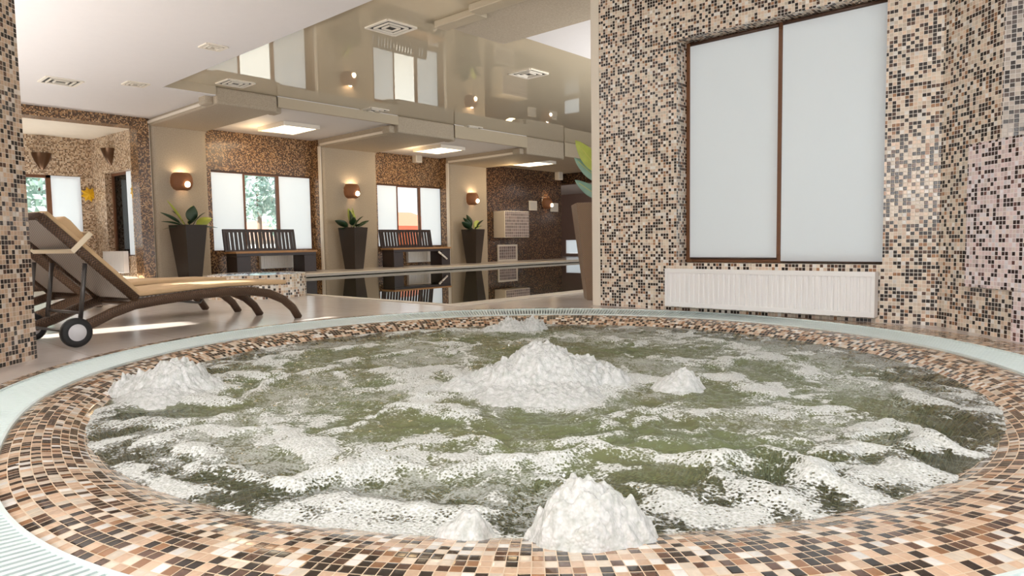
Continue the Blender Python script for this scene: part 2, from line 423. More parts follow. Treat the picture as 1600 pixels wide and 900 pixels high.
# crests and foam lobes: (points, half width, height, foam amount)
CREST = [
 ([(430, 762), (500, 742), (580, 735), (660, 736), (760, 730), (860, 724), (960, 716), (1060, 724), (1130, 732), (1195, 722), (1250, 742), (1330, 776)], .045, .035, 1.0),
 ([(1130, 738), (1195, 730), (1260, 752), (1340, 780)], .08, .045, .7),
 ([(112, 668), (150, 645), (215, 632), (290, 624), (350, 628)], .07, .03, 1.0),
 ([(118, 670), (132, 700), (170, 690)], .06, .02, .9),
 ([(250, 690), (330, 676), (420, 676), (470, 690), (520, 706)], .085, .025, .95),
 ([(180, 660), (260, 668), (330, 655), (430, 640)], .05, .015, .7),
 ([(410, 806), (480, 790), (560, 792), (640, 800), (720, 815)], .06, .03, 1.0),
 ([(400, 812), (480, 818), (560, 830), (680, 846), (800, 858)], .075, .02, 1.0),
 ([(520, 745), (600, 700), (660, 696), (720, 690), (780, 700)], .06, .02, .9),
 ([(545, 720), (620, 712), (700, 716)], .07, .02, .9),
 ([(165, 735), (240, 750), (300, 772), (250, 790)], .05, .015, .75),
 ([(290, 705), (340, 715), (330, 735), (400, 745)], .045, .02, .8),
 ([(590, 580), (640, 600), (690, 620), (650, 640), (720, 650)], .09, .02, .95),
 ([(640, 590), (700, 580), (770, 600), (840, 612), (920, 606), (980, 596)], .10, .02, 1.0),
 ([(700, 648), (790, 660), (880, 662), (950, 650), (1000, 640)], .05, .015, .75),
 ([(900, 640), (960, 690), (900, 698), (840, 692)], .045, .015, .7),
 ([(300, 600), (370, 585), (430, 590), (400, 620)], .06, .02, .8),
 ([(380, 575), (450, 556), (520, 545), (580, 540)], .06, .015, .7),
 ([(480, 530), (560, 522), (660, 518), (760, 516)], .10, .01, .65),
 ([(980, 600), (1050, 594), (1130, 590), (1200, 610)], .08, .02, .85),
 ([(1040, 560), (1120, 570), (1200, 560), (1280, 585)], .09, .015, .7),
 ([(1010, 700), (1100, 694), (1180, 690), (1260, 700)], .03, .012, .6),
 ([(1090, 650), (1160, 640), (1230, 650), (1300, 640)], .06, .015, .75),
 ([(1340, 690), (1390, 670), (1440, 675), (1480, 690)], .04, .03, .85),
 ([(1430, 700), (1470, 690), (1520, 705)], .05, .03, .8),
 ([(1300, 720), (1350, 704), (1400, 715), (1430, 740)], .05, .03, .85),
 ([(1380, 755), (1430, 740), (1480, 755), (1440, 790)], .06, .025, .9),
 ([(1250, 780), (1180, 800), (1080, 810), (1250, 800)], .07, .02, .8),
 ([(1050, 780), (1130, 762), (1190, 775), (1240, 800)], .06, .03, .7),
 ([(1000, 860), (1100, 850), (1200, 838), (1320, 818), (1400, 800)], .05, .012, .9),
 ([(860, 866), (940, 868), (1040, 864)], .07, .01, 1.0),
 ([(1340, 600), (1400, 605), (1460, 630), (1500, 640)], .06, .015, .7),
 ([(1490, 612), (1540, 640), (1580, 620)], .06, .02, .7),
 ([(820, 520), (900, 528), (1000, 534), (1100, 530), (1180, 545)], .10, .01, .6),
 ([(200, 600), (260, 612), (330, 610)], .09, .01, .9),
 ([(420, 600), (500, 575), (560, 560), (640, 550)], .04, .012, .6),
]
# mounds: pixel anchor, radius of the patch, list of lumps (right, away, width, height) in metres, spikiness, seed
DOME = [((845, 606), .52, [(0, .02, .15, .19), (-.09, .0, .15, .125), (.10, .0, .14, .14), (.20, .02, .10, .12), (-.22, .0, .10, .085), (-.32, -.02, .10, .05), (.30, .0, .07, .085), (.05, -.14, .15, .05), (-.12, -.13, .14, .04), (.34, .05, .06, .06)], .25, 41),
        ((275, 612), .34, [(0, .0, .11, .13), (.05, .02, .08, .12), (-.10, .0, .09, .085), (-.19, .0, .08, .06), (.13, .02, .06, .05), (.0, -.10, .12, .04)], .40, 42),
        ((915, 852), .20, [(0, .0, .085, .135), (-.03, .01, .06, .12), (.04, .0, .07, .115), (.09, .0, .05, .07), (.02, -.03, .06, .05)], .12, 43),
        ((808, 516), .30, [(0, .0, .09, .05), (.12, .0, .07, .075), (-.06, .0, .08, .065), (-.16, .0, .07, .03)], .45, 44),
        ((735, 842), .09, [(0, .0, .035, .055), (-.03, .0, .03, .03)], .1, 45),
        ((1068, 606), .17, [(0, .0, .05, .07), (-.04, .0, .06, .04), (.03, .0, .04, .04)], .3, 46)]
RW = Vector((RIGHT.x, RIGHT.y, 0)).normalized(); FW = Vector((FWD.x, FWD.y, 0)).normalized()
def seg_field(X, Y, pts, wob):
    best = np.full(X.shape, 9.0)
    for (ax, ay), (bx, by) in zip(pts[:-1], pts[1:]):
        dx, dy = bx-ax, by-ay; L2 = dx*dx+dy*dy+1e-9
        t = np.clip(((X-ax)*dx+(Y-ay)*dy)/L2, 0, 1)
        best = np.minimum(best, np.hypot(X-ax-t*dx, Y-ay-t*dy))
    return best
STEP = .0105; R0 = 2.13
gx = np.arange(-R0, R0+STEP, STEP); GX, GY = np.meshgrid(gx, gx)
RR = np.hypot(GX, GY); X, Y = GX+SCN.x, GY+SCN.y
WX = X+.10*fbm(X*2.1, Y*2.1, 3, 101)+.03*perlin(X*9, Y*9, 105); WY = Y+.10*fbm(X*2.1, Y*2.1, 3, 111)+.03*perlin(X*9, Y*9, 115)
rid = lambda f, sd: 1-2.2*np.abs(fbm(WX*f, WY*f, 2, sd))
Z = .016*fbm(X*1.6, Y*1.6, 3, 5)+.018*rid(3.4, 9)*sstep(-.5, .4, fbm(X*1.3, Y*1.3, 2, 6))+.008*rid(8, 15)+.0045*fbm(WX*19, WY*19, 3, 19)-.014
foam = np.zeros_like(X)
for pts, w, h, fa in CREST:
    wp = [tuple(at_z(px, py, WZ)[:2]) for px, py in pts]
    d = seg_field(WX, WY, wp, .05)
    k = np.exp(-(d/w)**2); Z = Z+h*.8*k
    foam = np.maximum(foam, fa*np.clip(1.18-.56*d/w, 0, 1)*sstep(2.2, 1.6, d/w))
film = .42*sstep(-.30, .30, fbm(WX*1.3, WY*1.3, 3, 161))+.42*fbm(WX*9, WY*9, 4, 171)+.10
lace = 1-np.abs(fbm(WX*5.2, WY*5.2, 4, 31))*4.4
patch = fbm(WX*2.4, WY*2.4, 4, 61)
foam = np.maximum(foam, np.clip(lace, 0, 1)*.72*sstep(-.25, .18, patch))
foam = np.maximum(foam, .62*sstep(.16, .36, patch+.35*perlin(WX*7, WY*7, 71)))
foam = foam*(.62+.62*sstep(-.32, .25, fbm(WX*7.5, WY*7.5, 4, 81)))
# calmer clear green water in the middle foreground
for (px, py), rx, amt in (((830, 672), .26, .75), ((700, 640), .12, .5), ((1100, 712), .22, .5), ((480, 610), .28, .55), ((640, 770), .15, .45)):
    c = at_z(px, py, WZ); foam = foam*(1-amt*np.exp(-((WX-c.x)**2+(WY-c.y)**2)/rx**2))
DC = []
for (px, py), R_, lumps, spk, sd in DOME:
    c = at_z(px, py, WZ); DC.append((c, R_, lumps, spk, sd))
    for lr, la, w, h in lumps:
        q = c+RW*lr+FW*la; d = np.hypot(WX-q.x, WY-q.y)
        foam = np.maximum(foam, 1.1*sstep(2.3*w, 1.1*w, d)); Z = Z+.12*h*np.exp(-(d/(1.3*w))**2)
foam = np.clip(foam, 0, 1.15)
Z = Z+.010*np.clip(foam, 0, 1)*(1+.8*fbm(WX*24, WY*24, 3, 91))
Z = np.clip(Z, -.04, .09)
edge = sstep(2.02, 1.80, RR); Z = Z*(.25+.75*edge); Z = Z*.9
idx = -np.ones(X.shape, int); msk = RR < R0; idx[msk] = np.arange(msk.sum())
verts = np.stack([GX[msk], GY[msk], Z[msk]+WZ], 1)
a, b_, c_, d_ = idx[:-1, :-1], idx[:-1, 1:], idx[1:, 1:], idx[1:, :-1]
ok = (a >= 0) & (b_ >= 0) & (c_ >= 0) & (d_ >= 0)
faces = np.stack([a[ok], b_[ok], c_[ok], d_[ok]], 1)
def spa_water_mat():
    t = NT('spa_water'); o = t.obj()
    at = t.n('ShaderNodeAttribute', attribute_name='foam'); sh = t.n('ShaderNodeAttribute', attribute_name='shallow')
    vo = t.n('ShaderNodeTexVoronoi'); vo.inputs['Scale'].default_value = 120; t.l(o, vo.inputs['Vector'])
    v2 = t.n('ShaderNodeTexVoronoi'); v2.inputs['Scale'].default_value = 55; t.l(o, v2.inputs['Vector'])
    nz = t.noise(38, 4, .7, o, .6); n3 = t.noise(14, 3, .6, o, .8)
    # foam edge broken up by bubbles
    e = t.math('ADD', at.outputs['Fac'], t.math('MULTIPLY', t.math('SUBTRACT', nz, .5), .75))
    e = t.math('ADD', e, t.math('MULTIPLY', t.math('SUBTRACT', n3, .5), .55))
    e = t.math('SUBTRACT', e, t.math('MULTIPLY', t.math('SUBTRACT', .45, vo.outputs['Distance']), .42))
    e = t.math('SUBTRACT', e, t.math('MULTIPLY', t.math('SUBTRACT', .4, v2.outputs['Distance']), .22))
    hm = t.n('ShaderNodeMapRange'); t.l(t.noise(5, 3, .6, o), hm.inputs[0]); hm.inputs[1].default_value = .42; hm.inputs[2].default_value = .62
    v3 = t.n('ShaderNodeTexVoronoi'); v3.inputs['Scale'].default_value = 80; t.l(o, v3.inputs['Vector'])
    hole = t.math('MULTIPLY', t.math('MAXIMUM', t.math('SUBTRACT', .42, v3.outputs['Distance']), 0), t.math('MULTIPLY', hm.outputs[0], 2.6))
    e = t.math('SUBTRACT', e, hole)
    mr = t.n('ShaderNodeMapRange', interpolation_type='SMOOTHSTEP'); t.l(e, mr.inputs[0]); mr.inputs[1].default_value = .43; mr.inputs[2].default_value = .68
    fi = t.n('ShaderNodeAttribute', attribute_name='film')
    st = t.noise(20, 5, .72, o, 1.5)
    fl_ = t.math('SUBTRACT', t.math('ADD', fi.outputs['Fac'], t.math('MULTIPLY', t.math('SUBTRACT', st, .5), 1.6)), t.math('MULTIPLY', t.math('SUBTRACT', .5, vo.outputs['Distance']), .5))
    m2 = t.n('ShaderNodeMapRange', interpolation_type='SMOOTHSTEP'); t.l(fl_, m2.inputs[0]); m2.inputs[1].default_value = .30; m2.inputs[2].default_value = .62
    fm = t.math('MAXIMUM', mr.outputs[0], t.math('MULTIPLY', m2.outputs[0], .46))
    # foam
    fc = t.mixc(vo.outputs['Distance'], lin((172, 176, 166)), lin((240, 242, 241)))
    fb = t.math('SUBTRACT', t.math('MULTIPLY', nz, .8), t.math('ADD', vo.outputs['Distance'], t.math('MULTIPLY', v2.outputs['Distance'], .5)))
    foam_ = t.bsdf(fc, .45, 0, .35, t.bump(fb, .55, .008)); foam_.inputs['Subsurface Weight'].default_value = 0
    # water: mirror film over cloudy green with some see-through
    rip = t.math('ADD', t.noise(18, 5, .62, o, 1.2), t.math('MULTIPLY', t.noise(70, 3, .6, o), .35))
    nb = t.bump(rip, .8, .016)
    dif = t.n('ShaderNodeBsdfDiffuse'); tc = t.noise(1.8, 3, .5, o)
    t.l(t.mixc(tc, lin((120, 115, 78)), lin((104, 124, 90))), dif.inputs[0])
    tr = t.n('ShaderNodeBsdfTransparent'); tr.inputs[0].default_value = (.80, .82, .62, 1)
    mx = t.n('ShaderNodeMixShader'); t.l(t.math('ADD', .16, t.math('MULTIPLY', sh.outputs['Fac'], .62)), mx.inputs[0]); t.l(dif.outputs[0], mx.inputs[1]); t.l(tr.outputs[0], mx.inputs[2])
    gl = t.n('ShaderNodeBsdfGlossy'); gl.inputs['Roughness'].default_value = .06; t.l(nb, gl.inputs['Normal'])
    fr = t.n('ShaderNodeFresnel'); fr.inputs[0].default_value = 1.33; t.l(nb, fr.inputs['Normal'])
    wat = t.n('ShaderNodeMixShader'); t.l(fr.outputs[0], wat.inputs[0]); t.l(mx.outputs[0], wat.inputs[1]); t.l(gl.outputs[0], wat.inputs[2])
    fin = t.n('ShaderNodeMixShader'); t.l(fm, fin.inputs[0]); t.l(wat.outputs[0], fin.inputs[1]); t.l(foam_.outputs[0], fin.inputs[2])
    return t.done(fin)
M_spaw = spa_water_mat()
me = bpy.data.meshes.new('spa_water'); me.from_pydata(verts.tolist(), [], faces.tolist()); me.update()
for p in me.polygons: p.use_smooth = True
A = me.attributes.new('foam', 'FLOAT', 'POINT'); A.data.foreach_set('value', foam[msk].astype(np.float32))
A = me.attributes.new('film', 'FLOAT', 'POINT'); A.data.foreach_set('value', np.clip(film, 0, 1)[msk].astype(np.float32))
A = me.attributes.new('shallow', 'FLOAT', 'POINT'); A.data.foreach_set('value', sstep(1.45, 1.98, RR)[msk].astype(np.float32))
me.materials.append(M_spaw)
sw = bpy.data.objects.new('spa_water', me); COL.objects.link(sw); sw.location = (SCN.x, SCN.y, 0)
tag(sw, 'churning green water with streaks of white foam filling the round hot tub', 'water', None, 'stuff')

# ---- bubbling mounds over the jets
def foam_mat():
    t = NT('jet_foam'); o = t.obj()
    vo = t.n('ShaderNodeTexVoronoi'); vo.inputs['Scale'].default_value = 130; t.l(o, vo.inputs['Vector'])
    v2 = t.n('ShaderNodeTexVoronoi'); v2.inputs['Scale'].default_value = 48; t.l(o, v2.inputs['Vector'])
    nz = t.noise(34, 5, .7, o, .8)
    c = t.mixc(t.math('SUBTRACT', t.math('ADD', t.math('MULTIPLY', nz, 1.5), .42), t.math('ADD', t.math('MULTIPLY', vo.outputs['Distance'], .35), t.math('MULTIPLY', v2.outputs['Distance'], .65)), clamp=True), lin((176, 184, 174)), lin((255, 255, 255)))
    bb = t.math('SUBTRACT', t.math('MULTIPLY', nz, .5), t.math('ADD', t.math('MULTIPLY', vo.outputs['Distance'], .7), t.math('MULTIPLY', v2.outputs['Distance'], .8)))
    b = t.bsdf(c, .18, 0, .6, t.bump(bb, .6, .006))
    tl = t.n('ShaderNodeBsdfTranslucent'); tl.inputs[0].default_value = lin((250, 252, 250))
    mx = t.n('ShaderNodeMixShader'); mx.inputs[0].default_value = .25; t.l(b.outputs[0], mx.inputs[1]); t.l(tl.outputs[0], mx.inputs[2])
    return t.done(mx)
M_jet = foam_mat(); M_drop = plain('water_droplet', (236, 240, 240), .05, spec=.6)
DL = ['largest white foam mound boiling up in the middle of the hot tub',
      'white foam mound with splash spikes by the left edge of the hot tub',
      'clear bubbling foam mound closest to the near rim of the hot tub',
      'small low foam mound against the far rim of the hot tub',
      'small foam bump just left of the nearest bubbling mound',
      'small foam peak just right of the largest mound']
for (c, R_, lumps, spk, sd), lab in zip(DC, DL):
    st_ = max(.004, R_/70); g_ = np.arange(-R_, R_+st_, st_); U, V = np.meshgrid(g_, g_)          # U along RW, V along FW
    wu = U+.02*fbm(U*14+sd, V*14, 3, sd)+.006*perlin(U*45, V*45, sd+2); wv = V+.02*fbm(U*14, V*14+sd, 3, sd+5)
    H = np.full_like(U, -1.0)
    for lr, la, w, h in lumps:
        d = np.hypot(wu-lr, wv-la)/w; H = np.maximum(H, h*(1-d**2.2/2.6))
    sh_ = np.clip(H/.05, 0, 1)
    lump = fbm(U*26, V*26+sd, 3, sd+7, .55); bil = np.abs(perlin(U*34+sd, V*34, sd+9)); bub = np.abs(perlin(U*90, V*90+sd, sd+11))
    tip = np.clip(fbm(U*20+3, V*20+sd, 2, sd+21)-.24, 0, None)
    H = H+sh_*(.012*lump+.026*bil+.006*bub-.006)*min(1, R_/.2)+sh_*tip*spk*.24
    keep = H > -.03
    ii = -np.ones(U.shape, int); mk = keep; ii[mk] = np.arange(mk.sum())
    P3 = np.stack([(U*RW.x+V*FW.x)[mk], (U*RW.y+V*FW.y)[mk], H[mk]], 1)
    q0, q1, q2, q3 = ii[:-1, :-1], ii[:-1, 1:], ii[1:, 1:], ii[1:, :-1]; okk = (q0 >= 0) & (q1 >= 0) & (q2 >= 0) & (q3 >= 0)
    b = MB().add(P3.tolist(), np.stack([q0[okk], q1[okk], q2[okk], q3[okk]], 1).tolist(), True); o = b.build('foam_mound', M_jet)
    o.location = (c.x, c.y, WZ+.012); tag(o, lab, 'foam', 'foam mounds over the jets of the hot tub')
    # droplets thrown up by the jet
    rnd = random.Random(sd)
    for k in range({41: 9, 42: 8, 43: 8, 44: 5}.get(sd, 2)):
        lr, la, w, h = lumps[rnd.randrange(min(4, len(lumps)))]; q = RW*(lr+rnd.uniform(-1.3, 1.3)*w)+FW*la
        rr = rnd.uniform(.002, .0045); MB().lathe([(.0003, -rr), (rr*.7, -rr*.7), (rr, 0), (rr*.6, rr*.9), (.0003, rr*1.5)], (q.x, q.y, h*rnd.uniform(.7, 1.12)), 8).build('droplet', M_drop, o)

# foam flecks washed up on the tiled lip
rnd = random.Random(12); b = MB()
for px, py, r_ in ((205, 800, .012), (190, 872, .012), (322, 856, .010), (345, 868, .012), (395, 880, .014), (412, 862, .009), (60, 700, .012), (58, 745, .014), (120, 770, .009), (140, 690, .018), (1080, 884, .010), (1290, 880, .018), (1375, 876, .016), (1180, 868, .014), (1450, 840, .02), (1520, 810, .018), (1560, 756, .016), (1500, 868, .016), (1575, 850, .018), (1440, 612, .02), (1560, 634, .022), (1250, 872, .012), (960, 890, .008), (700, 884, .006), (270, 820, .016), (30, 735, .012)):
    c = at_z(px, py, -.048); d = Vector((c.x, c.y))-SCN.xy; rr = d.length; dr = r_in(math.atan2(d.y, d.x))-rr
    zz = float(np.interp(max(0, dr), [p[0] for p in prof_], [p[1] for p in prof_]))
    for k in range(5):
        q = Vector((c.x+rnd.uniform(-1, 1)*r_, c.y+rnd.uniform(-1, 1)*r_, zz-.001)); w = r_*rnd.uniform(.4, .9)
        b.lathe([(w, 0), (w*.85, w*.16), (w*.5, w*.26), (.0004, w*.3)], q, 10)
o = b.build('foam_flecks', M_jet); tag(o, 'small flecks of foam washed up on the tiled lip of the hot tub', 'foam', None, 'stuff')

# ------------------------------------------------------------------ wall with the big window
zt = 3.3
WY0, WY1, WZ0, WZ1 = 1.215, 2.775, .40, 2.235
b = MB()
b.box((XW, .885, -.1), (XW+.3, WY0, zt)); b.box((XW, WY1, -.1), (XW+.3, 3.545, zt))
b.box((XW, WY0, -.1), (XW+.3, WY1, WZ0)); b.box((XW, WY0, WZ1), (XW+.3, WY1, zt))
struct(b, 'wall_right', M_mos, 'brown and cream mosaic wall around the big blind window', 'wall')
b = MB().box((XW-.004, 3.545, -.1), (XW+.31, 3.64, zt)); struct(b, 'trim_1', M_trim, 'pale plaster strip at the end of the mosaic wall', 'trim', bevel=.015)
win = empty('window_1', (XW+.13, 2.0, WZ0), 0, 'large window with two lowered white roller blinds in the mosaic wall', 'window', None, 'structure')
fx = .13
def W(mb, name, mat, **k): return P_(mb, name, mat, win, (XW+.13, 2.0, WZ0), **k)
X0, X1 = XW+.165, XW+.235; YM = at_x(1217, 200, X0).y
b = MB()
b.box((X0, WY0, WZ0), (X1, WY0+.05, WZ1)); b.box((X0, WY1-.055, WZ0), (X1, WY1, WZ1)); b.box((X0, WY0+.05, WZ0), (X1, WY1-.055, WZ0+.06)); b.box((X0, WY0+.05, WZ1-.045), (X1, WY1-.055, WZ1)); b.box((X0, YM-.02, WZ0+.06), (X1, YM+.02, WZ1-.045))
W(b, 'frame', M_wfr, bevel=.006)
b = MB(); b.box((X0+.03, WY0+.05, WZ0+.06), (X0+.035, YM-.02, WZ1-.045)); W(b, 'pane', M_glass)
b = MB(); b.box((X0+.03, YM+.02, WZ0+.06), (X0+.035, WY1-.055, WZ1-.045)); W(b, 'pane', M_glass)
bl, br = at_x(1215, 200, X0-.015).y, at_x(1222, 200, X0-.03).y
bt = WZ1-.035
b = MB().box((X0-.016, bl, WZ0+.04), (X0-.014, WY1-.045, bt)); W(b, 'blind', M_blindw)
b = MB().box((X0-.031, WY0+.002, WZ0+.012), (X0-.029, br, bt)); W(b, 'blind', M_blindw)
b = MB().tube([(X0-.015, bl, WZ0+.036), (X0-.015, WY1-.047, WZ0+.036)], .007); W(b, 'bottom_bar', M_blindbar)
b = MB().tube([(X0-.030, WY0+.004, WZ0+.010), (X0-.030, br, WZ0+.010)], .007); W(b, 'bottom_bar', M_blindbar)
b = MB().tube([(X0-.015, bl, WZ1-.022), (X0-.015, WY1-.05, WZ1-.022)], .014); W(b, 'blind_roller', M_wfd)
b = MB().tube([(X0-.030, WY0+.003, WZ1-.02), (X0-.030, br, WZ1-.02)], .014); W(b, 'blind_roller', M_wfd)

def radiator(base, length, height, depth, rz, label, ribs=36, group=None):
    # local: runs along +x, front face toward -y
    r = empty('radiator', base, rz, label, 'radiator', group)
    b = MB(); n = ribs*8; pts = []
    L = length
    for i in range(n+1):
        u = i/n; x = .02+u*(L-.04); ph = (u*ribs) % 1
        y = .0 if .22 < ph < .78 else .008
        if u in (0, 1): y = 0
        pts.append((x, y))
    z0, z1 = .035, height-.035
    vs = [(x, y, z0) for x, y in pts]+[(x, y, z1) for x, y in pts]
    m = len(pts); b.add(vs, [(i, i+1, m+i+1, m+i) for i in range(m-1)], False)
    b.box((0, -.002, 0), (L, .006, .036)); b.box((0, -.002, height-.036), (L, .006, height)); b.box((0, -.002, .036), (.022, .006, height-.036)); b.box((L-.022, -.002, .036), (L, .006, height-.036))
    b.build('front_panel', M_white, r, bevel=.002)
    
    for xa in (0, L-.004): MB().box((xa, .006, 0), (xa+.004, depth, height)).build('side_panel', M_white, r)
    b = MB(); b.box((.004, .006, height-.012), (L-.004, depth, height-.006))
    b.build('top_grille', M_white, r)
    b = MB().box((.004, depth-.01, .01), (L-.004, depth, height-.012)); b.build('back_panel', M_white, r)
    return r
radiator((XW-.093, 2.835, .04), 1.6, .315, .085, -PI/2, 'long white panel radiator under the big blind window', 37)

# angled mosaic wall beyond the corner, with the pale tiled block
u45 = Vector((-math.sqrt(.5), -math.sqrt(.5))); nrm = Vector((-math.sqrt(.5), math.sqrt(.5)))   # along, towards the room
A0 = Vector((XW, .885))
def s_of(px, py=300):
    d = _ray(px, py); a = d.x; c = d.y   # ray (a t, c t) = A0 + s u45
    s = (A0.x*c-A0.y*a)/(u45.y*a-u45.x*c) ; return s
s1 = s_of(1568, 100); s2 = s_of(1690, 300)
def quad45(b, sa, sb, off0, off1, z0, z1):
    pts = []
    for s, o in ((sa, off0), (sb, off0), (sb, off1), (sa, off1)):
        p = A0+u45*s+nrm*o; pts.append((p.x, p.y))
    # orientation ccw
    ar = sum(pts[i][0]*pts[(i+1) % 4][1]-pts[(i+1) % 4][0]*pts[i][1] for i in range(4))
    b.prism(pts if ar > 0 else pts[::-1], z0, z1)
sL = s_of(1517, 340); sB = s_of(1588, 500); 
zl = 1.28
pb = A0+u45*sL
def z_at(px, py, s):
    p = A0+u45*s; d = _ray(px, py); t = (p.x*RIGHT.x+p.y*RIGHT.y) ; k = p.length/math.hypot(d.x, d.y); return EYE+d.z*k
zbt, zbb = z_at(1521.7, 226.5, sL), z_at(1513.3, 447, sL)
b = MB(); quad45(b, 0, s1, -.3, 0, -.1, zt); quad45(b, s1, s2, -.3, 0, -.1, zbt)
struct(b, 'wall_corner', M_mos, 'angled mosaic wall right of the radiator', 'wall')
pr = A0+u45*s1
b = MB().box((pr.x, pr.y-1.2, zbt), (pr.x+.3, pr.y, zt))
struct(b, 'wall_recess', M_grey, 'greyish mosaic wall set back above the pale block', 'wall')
b = MB(); quad45(b, sL, s2, -.05, .03, zbb, zbt)
struct(b, 'trim_2', M_pink, 'pale pinkish mosaic block standing out from the angled wall', 'trim')
b = MB(); quad45(b, sB, s2, -.05, .03, -.05, zbb-.001)
struct(b, 'trim_3', M_pink, 'narrow pale mosaic pier under the pale block', 'trim')

# ------------------------------------------------------------------ mosaic pillar at left
p0 = at_z(58.5, 560, 0); p0 = Vector((p0.x, p0.y))
e1 = Vector((-math.sqrt(.5), -math.sqrt(.5)))
b = MB(); q = [p0, p0+Vector((-math.sqrt(.5), math.sqrt(.5)))*.45, p0+Vector((-math.sqrt(.5), math.sqrt(.5)))*.45+e1*.9, p0+e1*.9]
b.prism([tuple(v) for v in q], -.02, ZC); struct(b, 'pillar', M_pil, 'mosaic pillar at the left beside the loungers', 'pillar')

# ------------------------------------------------------------------ ceilings
XA, YA = -1.6, -3
b = MB(); b.box((XA, YA, ZC), (XE, YP+.4, ZC+.3)); b.box((XE, YE, ZC), (4.8, YP+.4, ZC+.3))
# spa side: white slab bounded by the plaster band
wt = at_z(820, 55, ZG); 
b.box((wt.x, YA, ZG-.03), (7.6, wt.y, ZG+.1))
struct(b, 'ceiling', M_ceil, 'white flat ceiling over the loungers', 'ceiling')
b = MB().box((XE-.002, YE-.012, ZC+.012), (4.8, YE-.001, ZG)); struct(b, 'trim_6', M_fas, 'beige step between the stretch ceiling and the white ceiling by the first beam', 'trim')
b = MB(); b.box((XE, wt.y-.0, ZG), (PX1, YE+1.2, ZG+.08)); b.box((7.6, 2.5, ZG), (PX1, wt.y, ZG+.08))
struct(b, 'ceiling_glossy', M_gloss, 'glossy beige stretch ceiling over the pool', 'ceiling')
# sandy plaster band towards the spa with stepped end blocks
a1 = at_z(655, 42, ZG); a2 = at_z(800, 62, ZG)
b = MB(); b.box((a1.x, YA, ZG-.035), (wt.x, wt.y+.35, ZG+.02)); struct(b, 'trim_4', M_pla, 'sandy plaster band across the ceiling towards the spa', 'trim')
b = MB(); b.box((XE, YA, ZG), (a1.x, wt.y, ZG+.08)); struct(b, 'ceiling_strip', M_gloss, 'glossy ceiling strip beside the plaster band', 'ceiling')
e = at_z(690, 14, ZG-.09)
b = MB(); b.box((a1.x-.02, e.y-.1, ZG-.075), (a1.x+.16, wt.y+.37, ZG)); b.box((a1.x-.12, YA, ZG-.075), (a1.x+.06, e.y-.1, ZG)); struct(b, 'trim_5', M_fas, 'pale stepped edge of the plaster ceiling band', 'trim', bevel=.01)

# ------------------------------------------------------------------ window wall of the pool: pillars, beams, bays
PXS = [(4.80, 5.82), (8.30, 9.78), (12.07, 13.50)]
BZ = [2.89, 2.80, 2.72]                    # ceiling height of the three bays
BEND = [17.0]
for i, (x0, x1) in enumerate(PXS):
    zb = (2.90, 2.84, 2.75)[i]-.12
    # pillar body with rounded front corners and flared top (arched shoulders)
    b = MB(); r = .10; pl = []
    y0, y1 = YP, YWIN+.25
    pl += [(x1, y1), (x0, y1)]
    for k in range(7): t = PI+k*PI/12; pl.append((x0+r+r*math.cos(t), y0+r+r*math.sin(t)))
    for k in range(7): t = 1.5*PI+k*PI/12; pl.append((x1-r+r*math.cos(t), y0+r+r*math.sin(t)))
    b.prism(pl, 0, zb+.02)
    # shoulder flares on the side facing each bay
    for sx, xx in ((1, x1), (-1, x0)):
        R_ = .22; prof = [(xx-sx*.02, zb+.02)]
        for k in range(9):
            t = k/8*PI/2; prof.append((xx+sx*(R_-R_*math.cos(t)) if True else 0, zb+.02-R_+R_*math.sin(t)))
        if i == 0 and sx < 0: continue
        zt_ = BZ[i]; 
        if sx > 0: pr = [(xx-.02, zt_-R_)]+[(xx+R_*(1-math.cos(k/8*PI/2)), zt_-R_+R_*math.sin(k/8*PI/2)) for k in range(9)]+[(xx+R_, zt_+.005), (xx-.02, zt_+.005)]
        else: continue
        b.extrude_y(pr, y0+.10, y1)
    struct(b, 'trim_pillar', M_pla, ('sandy plaster pillar nearest the loungers', 'sandy plaster pillar between the two windowed bays', 'sandy plaster pillar right of the second window bay')[i], 'pillar')
    # beam from the pillar out over the deck, stepped at its end
    b = MB()
    yb = YE+.0
    b.box((x0, yb, zb), (x1, y1, ZG)); b.box((x1-.02, yb+.10, zb+.0), (x1+.13, yb+.34, zb+.14)); b.box((x0-.13, yb+.10, zb), (x0+.02, yb+.34, zb+.14))
    struct(b, 'trim_beam', M_pla, ('plaster ceiling beam over the planter nearest the loungers', 'plaster ceiling beam between the first and second bays', 'plaster ceiling beam between the second and third bays')[i], 'beam', bevel=.03)
    b = MB().box((x0-.03, YP+.02, DKZ), (x0-.001, YP+.11, zb+.02)); struct(b, 'trim_lit_corner', M_trim, ('pale strip for the lit corner of the pillar nearest the loungers', 'pale strip for the lit corner of the pillar between the bays', 'pale strip for the lit corner of the pillar right of the second bay')[i], 'trim', bevel=.006)  # highlight of the rounded corner put in as a pale strip
    b = MB(); b.box((x0-.035, yb+.34, zb+.03), (x0-.002, YP+.02, zb+.08)); struct(b, 'trim_lit_edge', M_trim, ('pale bead for the lit edge of the beam nearest the loungers', 'pale bead for the lit edge of the second beam', 'pale bead for the lit edge of the third beam')[i], 'trim', bevel=.01)  # lit lower edge of the beam, its brightness put in as a pale bead
BAYS = [(5.82, 8.30), (9.78, 12.07), (13.50, 16.9)]
